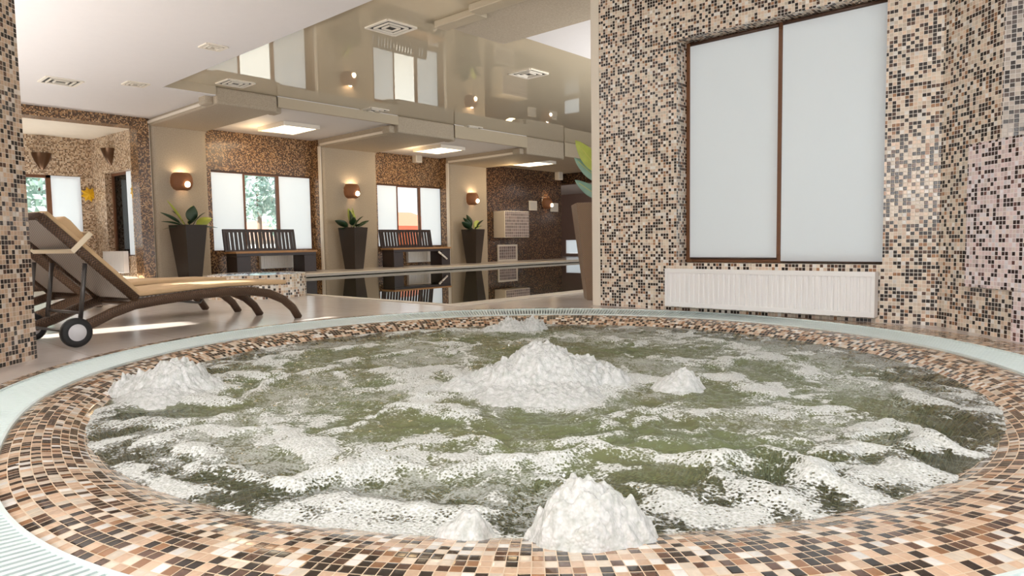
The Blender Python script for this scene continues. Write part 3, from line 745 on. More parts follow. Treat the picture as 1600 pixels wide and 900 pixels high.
for i, (x0, x1) in enumerate(BAYS):
    z = BZ[i]
    b = MB().box((x0, YE, z), (x1 if i < 2 else PX1, YWIN+.25, ZG+.02)); struct(b, 'ceiling_panel', M_ceil if i < 2 else M_pla, ('white lowered ceiling over the first window bay', 'white lowered ceiling over the second window bay', 'beige lowered ceiling over the dark end bay')[i], 'ceiling')
    b = MB().box((x0, YE-.02, z-.03), (x1 if i < 2 else PX1, YE+.04, ZG-.015)); struct(b, 'trim_fascia', M_fas, ('plaster step above the first window bay', 'plaster step above the second window bay', 'plaster step above the dark end bay')[i], 'trim')
# the bay walls and windows
WINS = [(at_y(329, 266, YWIN).x, at_y(487, 277, YWIN).x, 2.10, .50, [at_y(384, 330, YWIN).x, at_y(437, 330, YWIN).x]),
        (at_y(589, 287, YWIN).x, at_y(692, 293, YWIN).x, 2.05, .52, [at_y(622.5, 330, YWIN).x, at_y(658, 330, YWIN).x])]
for i, (x0, x1) in enumerate(BAYS[:2]):
    wx0, wx1, z1, z0, mul = WINS[i]
    b = MB(); Y0, Y1 = YWIN, YWIN+.25
    b.box((x0, Y0, 0), (max(wx0, x0+.005), Y1, BZ[i])); b.box((wx1, Y0, 0), (x1, Y1, BZ[i])); b.box((wx0, Y0, 0), (wx1, Y1, z0)); b.box((wx0, Y0, z1), (wx1, Y1, BZ[i]))
    struct(b, 'wall_bay', M_gold, ('gold and brown mosaic wall around the first bay window', 'gold and brown mosaic wall around the second bay window')[i], 'wall')
    # mosaic reveal strip on the right side of the bay
    b = MB().box((x1-.012, YP+.12, 0), (x1+.0, YWIN, BZ[i])); struct(b, 'trim_reveal', M_gold, ('mosaic side of the first window bay', 'mosaic side of the second window bay')[i], 'trim')
    w = empty('window_%d' % (i+2), (wx0, Y0+.08, z0), 0, ('three-part brown framed window with a clear middle pane in the first bay', 'three-part brown framed window behind the second bench')[i], 'window', None, 'structure')
    base = (wx0, Y0+.08, z0); t = .035
    b = MB(); ya, yb = Y0+.05, Y0+.11
    xs = [wx0]+mul+[wx1]
    b.box((wx0, ya, z0), (wx1, yb, z0+.05)); b.box((wx0, ya, z1-.05), (wx1, yb, z1)); b.box((wx0, ya, z0+.05), (wx0+.03, yb, z1-.05)); b.box((wx1-.05, ya, z0+.05), (wx1, yb, z1-.05))
    for m in mul: b.box((m-t, ya, z0+.05), (m+t, yb, z1-.05))
    P_(b, 'frame', M_wfr, w, base, bevel=.005)
    for j in range(3):
        a = xs[j]+(.03 if j == 0 else t); c = xs[j+1]-(.05 if j == 2 else t)
        b = MB().box((a, Y0+.075, z0+.05), (c, Y0+.08, z1-.05)); P_(b, 'pane', M_glass, w, base)
        if j != 1:
            b = MB().box((a-.01, Y0+.035, z0+.02), (c+.01, Y0+.037, z1-.035)); P_(b, 'blind', M_blind, w, base)
# dark end bay wall, passage and end wall
b = MB(); b.box((13.50, YWIN-.25, 0), (16.9, YWIN+.25, BZ[2])); struct(b, 'wall_end_bay', M_dark, 'dark brown mosaic wall of the end bay', 'wall')
xe = PX1; XF = 21.0; zh = at_x(885, 288, xe).z
ya, yb = at_x(907, 385, XF).y, at_x(884, 385, XF).y; zz0, zz1 = at_x(895, 396, XF).z, at_x(895, 375, XF).z
b = MB(); b.box((xe, 2.5, zh), (xe+.25, 17, ZG+.1)); struct(b, 'wall_header', M_dark, 'dark mosaic header above the passage at the pool end', 'wall')
b = MB(); b.box((xe+.25, 2.5, zh), (XF+.2, 17, zh+.1)); struct(b, 'ceiling_passage', M_ceil, 'white low ceiling of the passage beyond the pool', 'ceiling')
b = MB(); b.box((XF, 2.5, 0), (XF+.2, ya, zh)); b.box((XF, yb, 0), (XF+.2, 17, zh)); b.box((XF, ya, 0), (XF+.2, yb, zz0)); b.box((XF, ya, zz1), (XF+.2, yb, zh))
struct(b, 'wall_far', plain('pinkish_plaster', (170, 144, 132), .6), 'pinkish plaster wall at the end of the passage', 'wall')
b = MB(); b.box((16.7, 17, 0), (XF+.2, 17.2, zh)); b.box((16.65, YWIN+.25, 0), (16.9, 17.2, 3.1)); struct(b, 'wall_passage', plain('brown_plaster', (150, 122, 104), .6), 'brown side wall of the passage beyond the pool', 'wall')
w = empty('window_5', (XF+.05, ya, zz0), 0, 'low bright window at the end of the passage', 'window', None, 'structure'); base = (XF+.05, ya, zz0)
b = MB().box((XF+.07, ya, zz0), (XF+.075, yb, zz1)); P_(b, 'pane', M_glass, w, base)
b = MB().box((XF+.03, ya, zz0+.01), (XF+.032, yb, zz1)); P_(b, 'blind', M_blind, w, base)
b = MB()
for y_ in (ya, yb-.05): b.box((XF+.05, y_, zz0), (XF+.1, y_+.05, zz1))
b.box((XF+.05, ya, zz1-.04), (XF+.1, yb, zz1)); P_(b, 'frame', M_trim, w, base)

# ------------------------------------------------------------------ alcove at left behind the loungers
xl = .3; xr = 4.78; hb = 2.74
b = MB(); b.box((xl, YP, hb), (xr, YP+.35, ZC+.02)); b.box((xr-.20, YP, 0), (xr, YP+.35, hb)); struct(b, 'wall_alcove_frame', M_gold, 'dark mosaic frame around the alcove opening', 'wall')
# back wall at Y=15.6 with window, angled right wall with slim window
YB = 15.6; xc = at_y(146, 300, YB).x; zc = hb+.12
wa0, wa1, wz1, wz0 = at_y(20, 300, YB).x, at_y(126, 277, YB).x, at_y(128, 276, YB).z, .55
b = MB(); b.box((-.5, YB, 0), (wa0, YB+.2, zc)); b.box((wa1, YB, 0), (xc, YB+.2, zc)); b.box((wa0, YB, 0), (wa1, YB+.2, wz0)); b.box((wa0, YB, wz1), (wa1, YB+.2, zc))
struct(b, 'wall_alcove', M_alc, 'light brown mosaic back wall of the alcove', 'wall')
w = empty('window_4', (wa0, YB+.1, wz0), 0, 'alcove window with one clear pane and one white blind', 'window', None, 'structure'); base = (wa0, YB+.1, wz0)
xm = at_y(78, 300, YB).x
b = MB(); b.box((wa0, YB+.04, wz0), (wa1, YB+.1, wz0+.06)); b.box((wa0, YB+.04, wz1-.06), (wa1, YB+.1, wz1)); b.box((wa0, YB+.04, wz0), (wa0+.06, YB+.1, wz1)); b.box((wa1-.05, YB+.04, wz0), (wa1, YB+.1, wz1)); b.box((xm-.05, YB+.04, wz0), (xm+.05, YB+.1, wz1))
P_(b, 'frame', M_wfr, w, base, bevel=.005)
b = MB().box((wa0+.06, YB+.06, wz0+.06), (xm-.05, YB+.065, wz1-.06)); P_(b, 'pane', M_glass, w, base)
b = MB().box((xm+.05, YB+.06, wz0+.06), (wa1-.05, YB+.065, wz1-.06)); P_(b, 'pane', M_glass, w, base)
b = MB().box((xm+.03, YB+.02, wz0+.02), (wa1-.005, YB+.022, wz1-.01)); P_(b, 'blind', M_blind, w, base)
# angled wall from (xc,YB) to (xr, YP+.35): local frame along the wall
P1, P2 = Vector((xc, YB)), Vector((xr-.02, YP+.35)); du = (P2-P1); LW = du.length; du.normalize(); dn = Vector((du.y, -du.x))
if dn.y > 0: dn = -dn                                     # dn points into the alcove
def on_wall(px, py):
    d = _ray(px, py); k = (P1.x*du.y-P1.y*du.x)/(d.x*du.y-d.y*du.x); p = Vector((0, 0, EYE))+d*k
    return (p.xy-P1).dot(du), p.z
MW = Matrix(((du.x, -dn.x, 0, P1.x), (du.y, -dn.y, 0, P1.y), (0, 0, 1, 0), (0, 0, 0, 1)))   # local x along, y outwards, z up
sa, za = on_wall(163, 267); sb, zb_ = on_wall(204, 268); _, zlow = on_wall(185, 400)
zhi = (za+zb_)/2
b = MB(); D_ = .22
b.box((0, 0, 0), (sa, D_, zc), MW); b.box((sb, 0, 0), (LW, D_, zc), MW); b.box((sa, 0, 0), (sb, D_, zlow), MW); b.box((sa, 0, zhi), (sb, D_, zc), MW)
struct(b, 'wall_alcove_side', M_alc, 'angled mosaic wall of the alcove with a slim window', 'wall')
w = empty('window_6', (*(P1+du*sa), zlow), 0, 'slim deep-set alcove window with a white blind', 'window', None, 'structure'); base = (*(P1+du*sa), zlow)
b = MB(); b.box((sa, .12, zlow), (sa+.05, .19, zhi), MW); b.box((sb-.05, .12, zlow), (sb, .19, zhi), MW); b.box((sa+.05, .12, zlow), (sb-.05, .19, zlow+.05), MW); b.box((sa+.05, .12, zhi-.05), (sb-.05, .19, zhi), MW)
P_(b, 'frame', M_wfr, w, base)
b = MB().box((sa+.05, .15, zlow+.05), (sb-.05, .155, zhi-.05), MW); P_(b, 'pane', M_glass, w, base)
b = MB().box((sa+(sb-sa)*.62, .10, zlow+.02), (sb-.01, .102, zhi-.01), MW); P_(b, 'blind', M_blind, w, base)
b = MB(); b.box((-.5, YP+.3, hb+.06), (xr, YB+.2, hb+.2)); struct(b, 'ceiling_alcove', plain('alcove_ceiling_beige', (226, 214, 194), .6), 'beige ceiling of the alcove', 'ceiling')
s0, z0_ = on_wall(172, 402); p = P1+du*(s0)+dn*.10
ra = math.atan2(du.y, du.x)
radiator((*(P1+du*max(.1, s0-.05)+dn*.11), .12), .95, .42, .09, ra, 'white radiator under the slim alcove window', 20)
# yellow sun ornaments on the alcove walls
def sun_ornament(loc, M, label, r=.13):
    pts = []
    for k in range(24):
        t = 2*PI*k/24; rr = r*(1.0 if k % 3 == 1 else .68); pts.append((rr*math.cos(t), rr*math.sin(t)))
    b = MB(); n = 24
    vs = [M @ Vector((x, 0, z)) for x, z in pts]+[M @ Vector((x, -.02, z)) for x, z in pts]+[M @ Vector((0, -.045, 0))]
    b.add(vs, [(i, (i+1) % n, n+(i+1) % n, n+i) for i in range(n)]+[(n+i, n+(i+1) % n, 2*n) for i in range(n)])
    o = b.build('sun_ornament', plain('yellow_glaze', (236, 186, 30), .35) if 'yellow_glaze' not in bpy.data.materials else bpy.data.materials['yellow_glaze'])
    o.location = loc; return tag(o, label, 'ornament', 'sun ornaments on the alcove walls')
c = at_y(139, 304, YB); sun_ornament((c.x, YB, c.z), Matrix.Identity(3), 'yellow sun ornament on the mosaic between the two alcove windows', .155)
s0, z0_ = on_wall(210, 299); p = P1+du*s0
sun_ornament((p.x, p.y, z0_), Matrix(((du.x, -dn.x, 0), (du.y, -dn.y, 0), (0, 0, 1))), 'yellow sun ornament right of the slim alcove window, seen edge on', .14)

# ------------------------------------------------------------------ sconces
def sconce(loc, rz, label):      # woven copper bowl, wall at +y
    s = empty('wall_sconce', loc, rz, label, 'wall lamp', 'woven wall sconces on the pool hall walls')
    prof = [(.10, -.165), (.15, -.14), (.185, -.09), (.20, -.02), (.195, .06), (.175, .12), (.14, .16)]
    b = MB().lathe(prof, (0, 0, 0), 24, None, PI, 2*PI); b.lathe([(r-.006, z) for r, z in prof][::-1], (0, 0, 0), 24, None, PI, 2*PI)
    b.build('woven_shade', M_copper, s)
    b = MB().tube([(-.05, -.005, -.1), (-.05, -.005, .1)], .03); b.build('wall_plate', M_bronze, s)
    b = MB().lathe([(.001, -.055), (.035, -.04), (.05, 0), (.035, .04), (.001, .055)], (.03, -.20, -.06), 14); b.build('bulb', M_bulb, s)
    L = bpy.data.lights.new('sconce_light', 'POINT'); L.energy = 4.5; L.color = (1, .76, .48); L.shadow_soft_size = .05
    lo = bpy.data.objects.new('sconce_light', L); COL.objects.link(lo); lo.parent = s; lo.location = (0, -.10, .12)
    return s
c = at_y(283, 284, YP); sconce((c.x, YP-.005, c.z), 0, 'glowing woven copper sconce on the pillar nearest the loungers')
c = at_y(548.5, 299, YP); sconce((c.x, YP-.005, c.z), 0, 'glowing woven copper sconce on the pillar between the windowed bays')
c = at_y(736.5, 311, YP); sconce((c.x, YP-.005, c.z), 0, 'glowing woven copper sconce on the pillar right of the second bay')
c = at_y(853, 318, YWIN-.25); sconce((c.x, YWIN-.255, c.z), 0, 'glowing woven copper sconce on the dark end wall between white signs')
def cone_sconce(loc, rz, label):
    s = empty('wall_sconce', loc, rz, label, 'wall lamp', 'bronze half-cone sconces in the alcove')
    prof = [(.02, -.19), (.06, -.14), (.12, -.03), (.16, .08), (.17, .13)]
    b = MB().lathe(prof, (0, 0, 0), 20, None, PI, 2*PI); b.lathe([(r-.006, z) for r, z in prof][::-1], (0, 0, 0), 20, None, PI, 2*PI); b.build('half_cone_shade', M_bronze, s)
    b = MB().box((-.05, -.02, -.12), (.05, 0, .10)); b.build('wall_plate', M_bronze, s)
    b = MB().lathe([(.001, -.05), (.04, 0), (.001, .05)], (0, -.08, .03), 10); b.build('bulb', M_white, s)
c = at_y(65, 250, YB); cone_sconce((c.x, YB-.004, c.z), 0, 'bronze half-cone sconce above the alcove window')
s0, z0_ = on_wall(173.5, 243); p = P1+du*s0+dn*.004; cone_sconce((p.x, p.y, z0_), ra, 'bronze half-cone sconce above the slim alcove window')

# ------------------------------------------------------------------ ceiling lamps
for i, (cs, lab) in enumerate((([(410, 203), (450, 192), (490, 200), (455, 210)], 'square glowing ceiling lamp in the first window bay'), ([(655, 236), (690, 227), (715, 234), (685, 240)], 'square glowing ceiling lamp in the second window bay'), ([(808, 256), (835, 249), (860, 256), (830, 261)], 'square glowing ceiling lamp in the dark end bay'))):
    z = BZ[i]; P = [at_z(x, y, z-.05) for x, y in cs]; cx = sum(p.x for p in P)/4; cy = sum(p.y for p in P)/4
    hx, hy = .36, .46
    lm = empty('ceiling_lamp', (cx, cy, z), 0, lab, 'ceiling lamp', 'square lamps over the pool deck')
    b = MB()
    for s in (-1, 1): b.box((s*hx-.02, -hy-.02, -.075), (s*hx+.02, hy+.02, 0)); b.box((-hx+.02, s*hy-.02, -.075), (hx-.02, s*hy+.02, 0))
    b.build('frame', M_trim, lm, bevel=.004)
    MB().box((-hx+.02, -hy+.02, -.07), (hx-.02, hy-.02, -.055)).build('diffuser', M_lamp, lm)
    L = bpy.data.lights.new('lamp_light', 'AREA'); L.shape = 'RECTANGLE'; L.size = .6; L.size_y = .8; L.energy = 14; L.color = (1, .80, .55)
    lo = bpy.data.objects.new('lamp_light', L); COL.objects.link(lo); lo.parent = lm; lo.location = (0, 0, -.09)
    S = bpy.data.lights.new('lamp_spill', 'POINT'); S.energy = 12; S.color = (1, .72, .40); S.shadow_soft_size = .2
    so = bpy.data.objects.new('lamp_spill', S); COL.objects.link(so); so.parent = lm; so.location = (-.40, hy-.05, -.32)

# ------------------------------------------------------------------ ceiling vents
def vent(c, z, sx, sy, label, grp, louvre=True):
    v = empty('ceiling_vent', (c.x, c.y, z), 0, label, 'vent', grp)
    b = MB(); t = .035
    for s in (-1, 1): b.box((s*(sx/2)-t/2, -sy/2, -.014), (s*(sx/2)+t/2, sy/2, 0)); b.box((-sx/2, s*(sy/2)-t/2, -.012), (sx/2, s*(sy/2)+t/2, 0))
    b.build('frame', M_trim, v)
    b = MB()
    for q in (.36, .68):
        hx, hy = sx/2*q, sy/2*q
        for s in (-1, 1): b.box((s*hx-.008, -hy, -.02), (s*hx+.008, hy, -.003)); b.box((-hx, s*hy-.008, -.02), (hx, s*hy+.008, -.003))
    b.build('louvres', M_trim, v)
    MB().box((-sx/2+.01, -sy/2+.01, -.003), (sx/2-.01, sy/2-.01, -.001)).build('dark_backing', plain('vent_dark', (60, 58, 52), .8) if 'vent_dark' not in bpy.data.materials else bpy.data.materials['vent_dark'], v)
G1 = 'square vents in the stretch ceiling'; G2 = 'vents in the white ceiling'
vent(at_z(611, 43, ZG), ZG, .40, .40, 'square ceiling vent nearest the camera in the stretch ceiling', G1)
vent(at_z(826, 115, ZG), ZG, .40, .40, 'square ceiling vent near the white ceiling corner above the mosaic wall', G1)
vent(at_z(368, 130, ZG), ZG, .40, .40, 'square ceiling vent by the end of the first ceiling beam', G1)
vent(at_z(583, 172, ZG), ZG, .40, .40, 'square ceiling vent by the end of the second ceiling beam', G1)
vent(at_z(733, 199.5, ZG), ZG, .40, .40, 'square ceiling vent in front of the second bay', G1)
vent(at_z(845, 222, ZG), ZG, .40, .40, 'square ceiling vent farthest away by the third beam', G1)
vent(at_z(95, 127, ZC), ZC, .42, .42, 'larger ceiling vent in the white ceiling above the loungers', G2)
vent(at_z(212, 131, ZC), ZC, .26, .26, 'small faint ceiling vent in the white ceiling near the alcove', G2)
vent(at_z(333, 73, ZC), ZC, .22, .22, 'small ceiling vent in the white ceiling near the stretch ceiling edge', G2)

# ------------------------------------------------------------------ potted plants
def leaf_mb(L, W, bend, n=10):
    b = MB(); vs = []; 
    for i in range(n+1):
        u = i/n; w = W*(math.sin(PI*min(1, u**.8))**.8)*.5; x = L*u; z = bend*u*u*-1
        for s in (-1, 0, 1): vs.append((x, s*w, z+(abs(s)*w*.22)))
    fs = []
    for i in range(n):
        for j in range(2): fs.append((i*3+j, (i+1)*3+j, (i+1)*3+j+1, i*3+j+1))
    b.add(vs, fs, True); return b
def place_leaf(par, L, W, bend, az, el, roll, mat, origin=(0, 0, 0), stem=.12):
    b = leaf_mb(L, W, bend)
    M = Matrix.Translation(origin) @ Matrix.Rotation(az, 4, 'Z') @ Matrix.Rotation(-el, 4, 'Y') @ Matrix.Rotation(roll, 4, 'X')
    b.v = [tuple(M @ (Vector(v)+Vector((stem, 0, 0)))) for v in b.v]
    b.tube([M @ Vector((0, 0, 0)), M @ Vector((stem*1.1, 0, 0))], .006, 5)
    o = b.build('leaf', mat, par)
    md = o.modifiers.new('solid', 'SOLIDIFY'); md.thickness = .003
    if mat in (M_leafy, M_leafg): o['label'] = 'yellow-green leaf'
    return o
def square_pot(par, tw, bw, h, mat, rz=0):
    t, q = tw/2, bw/2
    b = MB(); b.add([(-q, -q, 0), (q, -q, 0), (q, q, 0), (-q, q, 0), (-t, -t, h), (t, -t, h), (t, t, h), (-t, t, h), (-t+.03, -t+.03, h), (t-.03, -t+.03, h), (t-.03, t-.03, h), (-t+.03, t-.03, h), (-t+.04, -t+.04, h-.06), (t-.04, -t+.04, h-.06), (t-.04, t-.04, h-.06), (-t+.04, t-.04, h-.06)],
        [(3, 2, 1, 0)]+[(i, (i+1) % 4, 4+(i+1) % 4, 4+i) for i in range(4)]+[(4+i, 4+(i+1) % 4, 8+(i+1) % 4, 8+i) for i in range(4)]+[(8+i, 8+(i+1) % 4, 12+(i+1) % 4, 12+i) for i in range(4)])
    o = b.build('pot', mat, par, bevel=.006)
    MB().add([(-t+.039, -t+.039, h-.05), (t-.039, -t+.039, h-.05), (t-.039, t-.039, h-.05), (-t+.039, t-.039, h-.05)], [(0, 1, 2, 3)]).build('soil', M_soil, par)
LEAVES = [
 # az (deg, 0=+x), el, length, width, bend, roll, mat
 [(-20, 75, .22, .15, .02, 90, M_leaf), (-5, 25, .24, .12, .03, 70, M_leafy), (175, 20, .26, .06, .06, 20, M_leaf), (165, 40, .28, .06, .08, 40, M_leaf), (150, 62, .34, .04, .05, 60, M_leafy), (-10, 4, .30, .06, .04, 20, M_leaf), (30, 65, .26, .05, .05, 60, M_leafg), (-90, 30, .18, .10, .06, 10, M_leaf), (120, 55, .22, .08, .06, 40, M_leaf), (185, 5, .26, .05, .08, 10, M_leaf), (-60, 50, .2, .1, .05, 30, M_leaf)],
 [(110, 75, .28, .17, .03, 80, M_leafg), (50, 72, .30, .16, .03, 100, M_leafg), (80, 80, .26, .13, .02, 90, M_leaf), (175, 30, .26, .13, .05, 40, M_leaf), (-5, 32, .26, .07, .06, 40, M_leaf), (170, 8, .20, .09, .06, 20, M_leaf), (5, 10, .24, .10, .06, 20, M_leaf), (-90, 30, .18, .12, .06, 10, M_leaf), (-60, 55, .2, .12, .05, 30, M_leaf), (-130, 50, .2, .12, .05, 30, M_leaf), (40, 45, .22, .08, .05, 50, M_leaf)],
 [(100, 70, .26, .14, .03, 80, M_leaf), (10, 40, .26, .15, .05, 70, M_leafg), (170, 35, .26, .13, .05, 50, M_leaf), (-170, 12, .22, .12, .06, 20, M_leaf), (20, 10, .22, .12, .06, 20, M_leaf), (-90, 30, .18, .12, .06, 10, M_leaf), (60, 62, .24, .12, .05, 60, M_leaf), (140, 58, .24, .10, .05, 50, M_leaf), (-60, 55, .2, .12, .05, 30, M_leaf)]]
def potted(loc, rz, tw, bw, h, leaves, label, mat=None):
    p = empty('potted_plant', loc, rz, label, 'plant')
    square_pot(p, tw, bw, h, mat or M_pot)
    for az, el, L, Wd, bend, roll, m in leaves:
        place_leaf(p, L*1.35, Wd*1.35, bend, math.radians(az)-rz, math.radians(el), math.radians(roll), m, (random.uniform(-.04, .04), random.uniform(-.04, .04), h-.05))
    return p
for i, (px, lab) in enumerate(((296, 'tall dark tapered planter with a spiky plant on the deck nearest the loungers'), (553, 'tall dark tapered planter with a variegated plant between the two benches'), (740, 'tall dark tapered planter with a bushy plant right of the second bench'))):
    c = at_y(px, 400, 12.68); potted((c.x, 12.68, DKZ), .28, .46, .29, (.95, .92, .89)[i], LEAVES[i], lab)
# rattan planter behind the mosaic wall end
c = Vector((5.72, 3.96, 0))
pl = empty('potted_plant', c, .75, 'tall rattan planter half hidden behind the end of the mosaic wall', 'plant')
hp = .97; square_pot(pl, .50, .27, hp, M_bask)
def pl_leaf(tip, base, W_, m, lab=None):
    tip, base = Vector(tip)-c, Vector(base)-c
    n = 12; d = tip-base; side = d.cross(FWD).normalized(); up_ = side.cross(d).normalized(); vs = []
    for i in range(n+1):
        u = i/n; w = W_*math.sin(PI*u**.85)**.75*.5; p = base+d*u+up_*(.05*math.sin(PI*u))
        for s in (-1, 0, 1): vs.append(p+side*w*s-up_*(abs(s)*w*.25))
    fs = [(i*3+j, (i+1)*3+j, (i+1)*3+j+1, i*3+j+1) for i in range(n) for j in range(2)]
    R2 = Matrix.Rotation(-.75, 3, 'Z')
    b = MB().add([R2 @ v for v in vs], fs, True); b.tube([R2 @ (Vector((0, 0, hp-.08))), R2 @ (base*.5+Vector((0, 0, hp))*.5), R2 @ base], .007, 5)
    o = b.build('leaf', m, pl); md = o.modifiers.new('s', 'SOLIDIFY'); md.thickness = .003
    b = MB(); b.tube([R2 @ (base+d*(k/8)+up_*(.05*math.sin(PI*k/8)-.002)) for k in range(8)], .0035, 5); b.build('leaf_vein', M_vein, o)
YL = 3.92
def LP(x, y, X_=5.62): return at_x(x, y, X_)
pl_leaf(LP(899, 219), LP(945, 272), .17, M_leafg); pl_leaf(LP(897, 246), LP(945, 285), .13, M_leafb); pl_leaf(LP(898, 281), LP(945, 310), .12, M_leafb)
pl_leaf(c+Vector((.35, .2, 1.6)), c+Vector((.08, .05, 1.15)), .16, M_leafg); pl_leaf(c+Vector((.2, -.1, 1.7)), c+Vector((.04, -.02, 1.2)), .15, M_leaf)

# ------------------------------------------------------------------ benches
def bench(x0, x1, y, label, grp='dark benches under the bay windows'):
    L = x1-x0; r = empty('bench', (x0, y, DKZ), 0, label, 'bench', grp)
    # local: x along, front at y=0, back at y=.5
    MB().box((0, -.02, .405), (L, .46, .445)).build('seat', M_seat, r, bevel=.006)
    MB().box((.02, 0, .35), (L-.02, .44, .404)).build('apron', M_bench, r)
    for s in (0, 1):
        xa = .02 if s == 0 else L-.30
        MB().box((xa, .0, 0), (xa+.28, .44, .35)).build('leg', M_bench, r, bevel=.008)
    tilt = .16
    M = Matrix.Translation((0, .43, .445)) @ Matrix.Rotation(-tilt, 4, 'X')
    Lb = L-.22
    b = MB(); b.box((.0, 0, .385), (Lb, .035, .445), M); b.box((0, 0, 0), (Lb, .035, .03), M); b.build('back_rail', M_bench, r)
    for xa in (0, Lb-.05): MB().box((xa, -.004, 0.0), (xa+.05, .039, .40), M).build('back_post', M_bench, r)
    n = 17
    for k in range(n):
        xk = .05+(Lb-.10)*(k+.5)/n; w = .026
        MB().box((xk-w, .005, .03), (xk+w, .03, .385), M).build('back_slat', M_bench, r)
    return r
xa, xb = at_y(366, 393, 12.55).x, at_y(493, 391, 12.55).x; bench(xa, xb, 12.5, 'dark slatted bench in front of the first bay window')
xa, xb = at_y(612, 388, 12.55).x, at_y(702, 386, 12.55).x; bench(xa, xb, 12.5, 'dark slatted bench in front of the second bay window')
xa, xb = at_y(404, 400, YWIN).x, at_y(474, 400, YWIN).x; radiator((xa, YWIN-.10, .12), xb-xa+.15, .30, .09, 0, 'white radiator on the wall behind the first bench', 24, 'radiators behind the benches')
xa, xb = at_y(634, 395, YWIN).x, at_y(684, 395, YWIN).x; radiator((xa, YWIN-.10, .12), xb-xa+.1, .30, .09, 0, 'white radiator on the wall behind the second bench', 24, 'radiators behind the benches')
# white strap leaning on the second bench
a, c = at_y(685.5, 393.5, 12.46), at_y(698.5, 404.5, 12.46); m = a.lerp(c, .38); m2 = a.lerp(c, .28)
st = empty('white_handle', m, 0, 'short white bar hanging slantwise at the right end of the second bench', 'handle')
MB().tube([m-m, c-m], .022).build('bar', M_white, st); MB().tube([a-m, m2-m], .026).build('end_knob', M_white, st)

# ------------------------------------------------------------------ fittings of the dark end bay
YD = YWIN-.25
a, c = at_y(783, 329.5, YD-.3), at_y(822, 371, YD-.3)
cb = empty('wall_cabinet', (a.x, YD, c.z), 0, 'pale tiled box cabinet on the dark end wall', 'cabinet')
wd, hh, dp = c.x-a.x, a.z-c.z, .42
M_grid = mosaic('cabinet_grid', [(0, lin((120, 104, 100))), (.5, lin((138, 120, 114)))], lin((206, 194, 186)), pitch=.085, gw=.07, rough=.4)
MB().box((0, -dp, 0), (wd, 0, hh)).build('cabinet_body', M_trim, cb, bevel=.008)
MB().box((.02, -dp-.012, .02), (wd-.02, -dp+.002, hh-.02)).build('tiled_front', M_grid, cb)
a, c = at_y(776.5, 382.5, YD), at_y(807.5, 407, YD)
vp = empty('vent_panel', (a.x, YD, c.z), 0, 'pale framed grille low on the dark end wall under the cabinet', 'vent')
wd, hh = c.x-a.x, a.z-c.z; b = MB(); t = .05
b.box((0, -.03, 0), (wd, 0, t)); b.box((0, -.03, hh-t), (wd, 0, hh)); b.box((0, -.03, t), (t, 0, hh-t)); b.box((wd-t, -.03, t), (wd, 0, hh-t)); b.build('frame', M_trim, vp)
MB().box((t, -.016, t), (wd-t, 0, hh-t)).build('grille', M_grid, vp)
for (x0, y0, x1, y1), lab in (((826, 313.5, 838.5, 329), 'blank white square sign left of the end wall sconce'), ((859.5, 317, 871.5, 331), 'blank white square sign right of the end wall sconce')):
    a, c = at_y(x0, y0, YD), at_y(x1, y1, YD); s = empty('wall_sign', (a.x, YD, c.z), 0, lab, 'sign', 'white signs on the dark end wall')
    MB().box((0, -.02, 0), (c.x-a.x, 0, a.z-c.z)).build('board', M_trim, s, bevel=.004)
    MB().box((.03, -.024, .03), (c.x-a.x-.03, -.019, a.z-c.z-.03)).build('face', plain('sign_face', (206, 200, 190), .5), s)
def speaker(px, py, w, h, Y, label):
    a = at_y(px, py, Y); s = empty('wall_speaker', (a.x, Y, a.z), 0, label, 'speaker', 'small wall speakers')
    MB().box((-w/2, -.16, -h/2), (w/2, 0, h/2)).build('casing', M_trim, s, bevel=.015); MB().box((-w/2+.03, -.168, -h/2+.03), (w/2-.03, -.155, h/2-.03)).build('grille', plain('speaker_grille', (200, 192, 178), .7), s)
speaker(648.5, 245.5, .20, .30, YWIN, 'small white speaker on the mosaic above the second bay window')
speaker(870, 273, .22, .34, YD, 'small white speaker at the right end of the dark end wall')

# ------------------------------------------------------------------ raised round tub beside the pool
tc = at_z(403, 441, .12); tc = Vector((tc.x*.9, tc.y*.9, 0)); Rt = .55; Ht = .27
tub = empty('plunge_tub', tc, 0, 'low raised round mosaic tub filled with water beside the pool', 'tub')
M_tub = mosaic('mosaic_tub', [(0, lin((60, 48, 40))), (.22, lin((120, 88, 66))), (.30, lin((214, 188, 158))), (.6, lin((232, 222, 208))), (.85, lin((240, 236, 228)))], lin((232, 222, 208)), gw=.06, seed=21, pitch=.03)
MB().lathe([(Rt, 0), (Rt, Ht-.01), (Rt-.01, Ht), (Rt-.10, Ht), (Rt-.11, Ht-.04), (Rt-.11, .05), (.001, .05)], (0, 0, 0), 64, None, uvr=Rt).build('tiled_wall', M_tub, tub)
t_ = NT('tub_water'); bs = t_.bsdf(lin((150, 176, 214)), .05, 0, .5, t_.bump(t_.noise(9, 2, .5, t_.obj()), .2, .02))
MB().lathe([(.001, Ht+.012), (Rt*.5, Ht+.008), (Rt-.105, Ht-.004)], (0, 0, 0), 48).build('tub_water', t_.done(bs), tub)

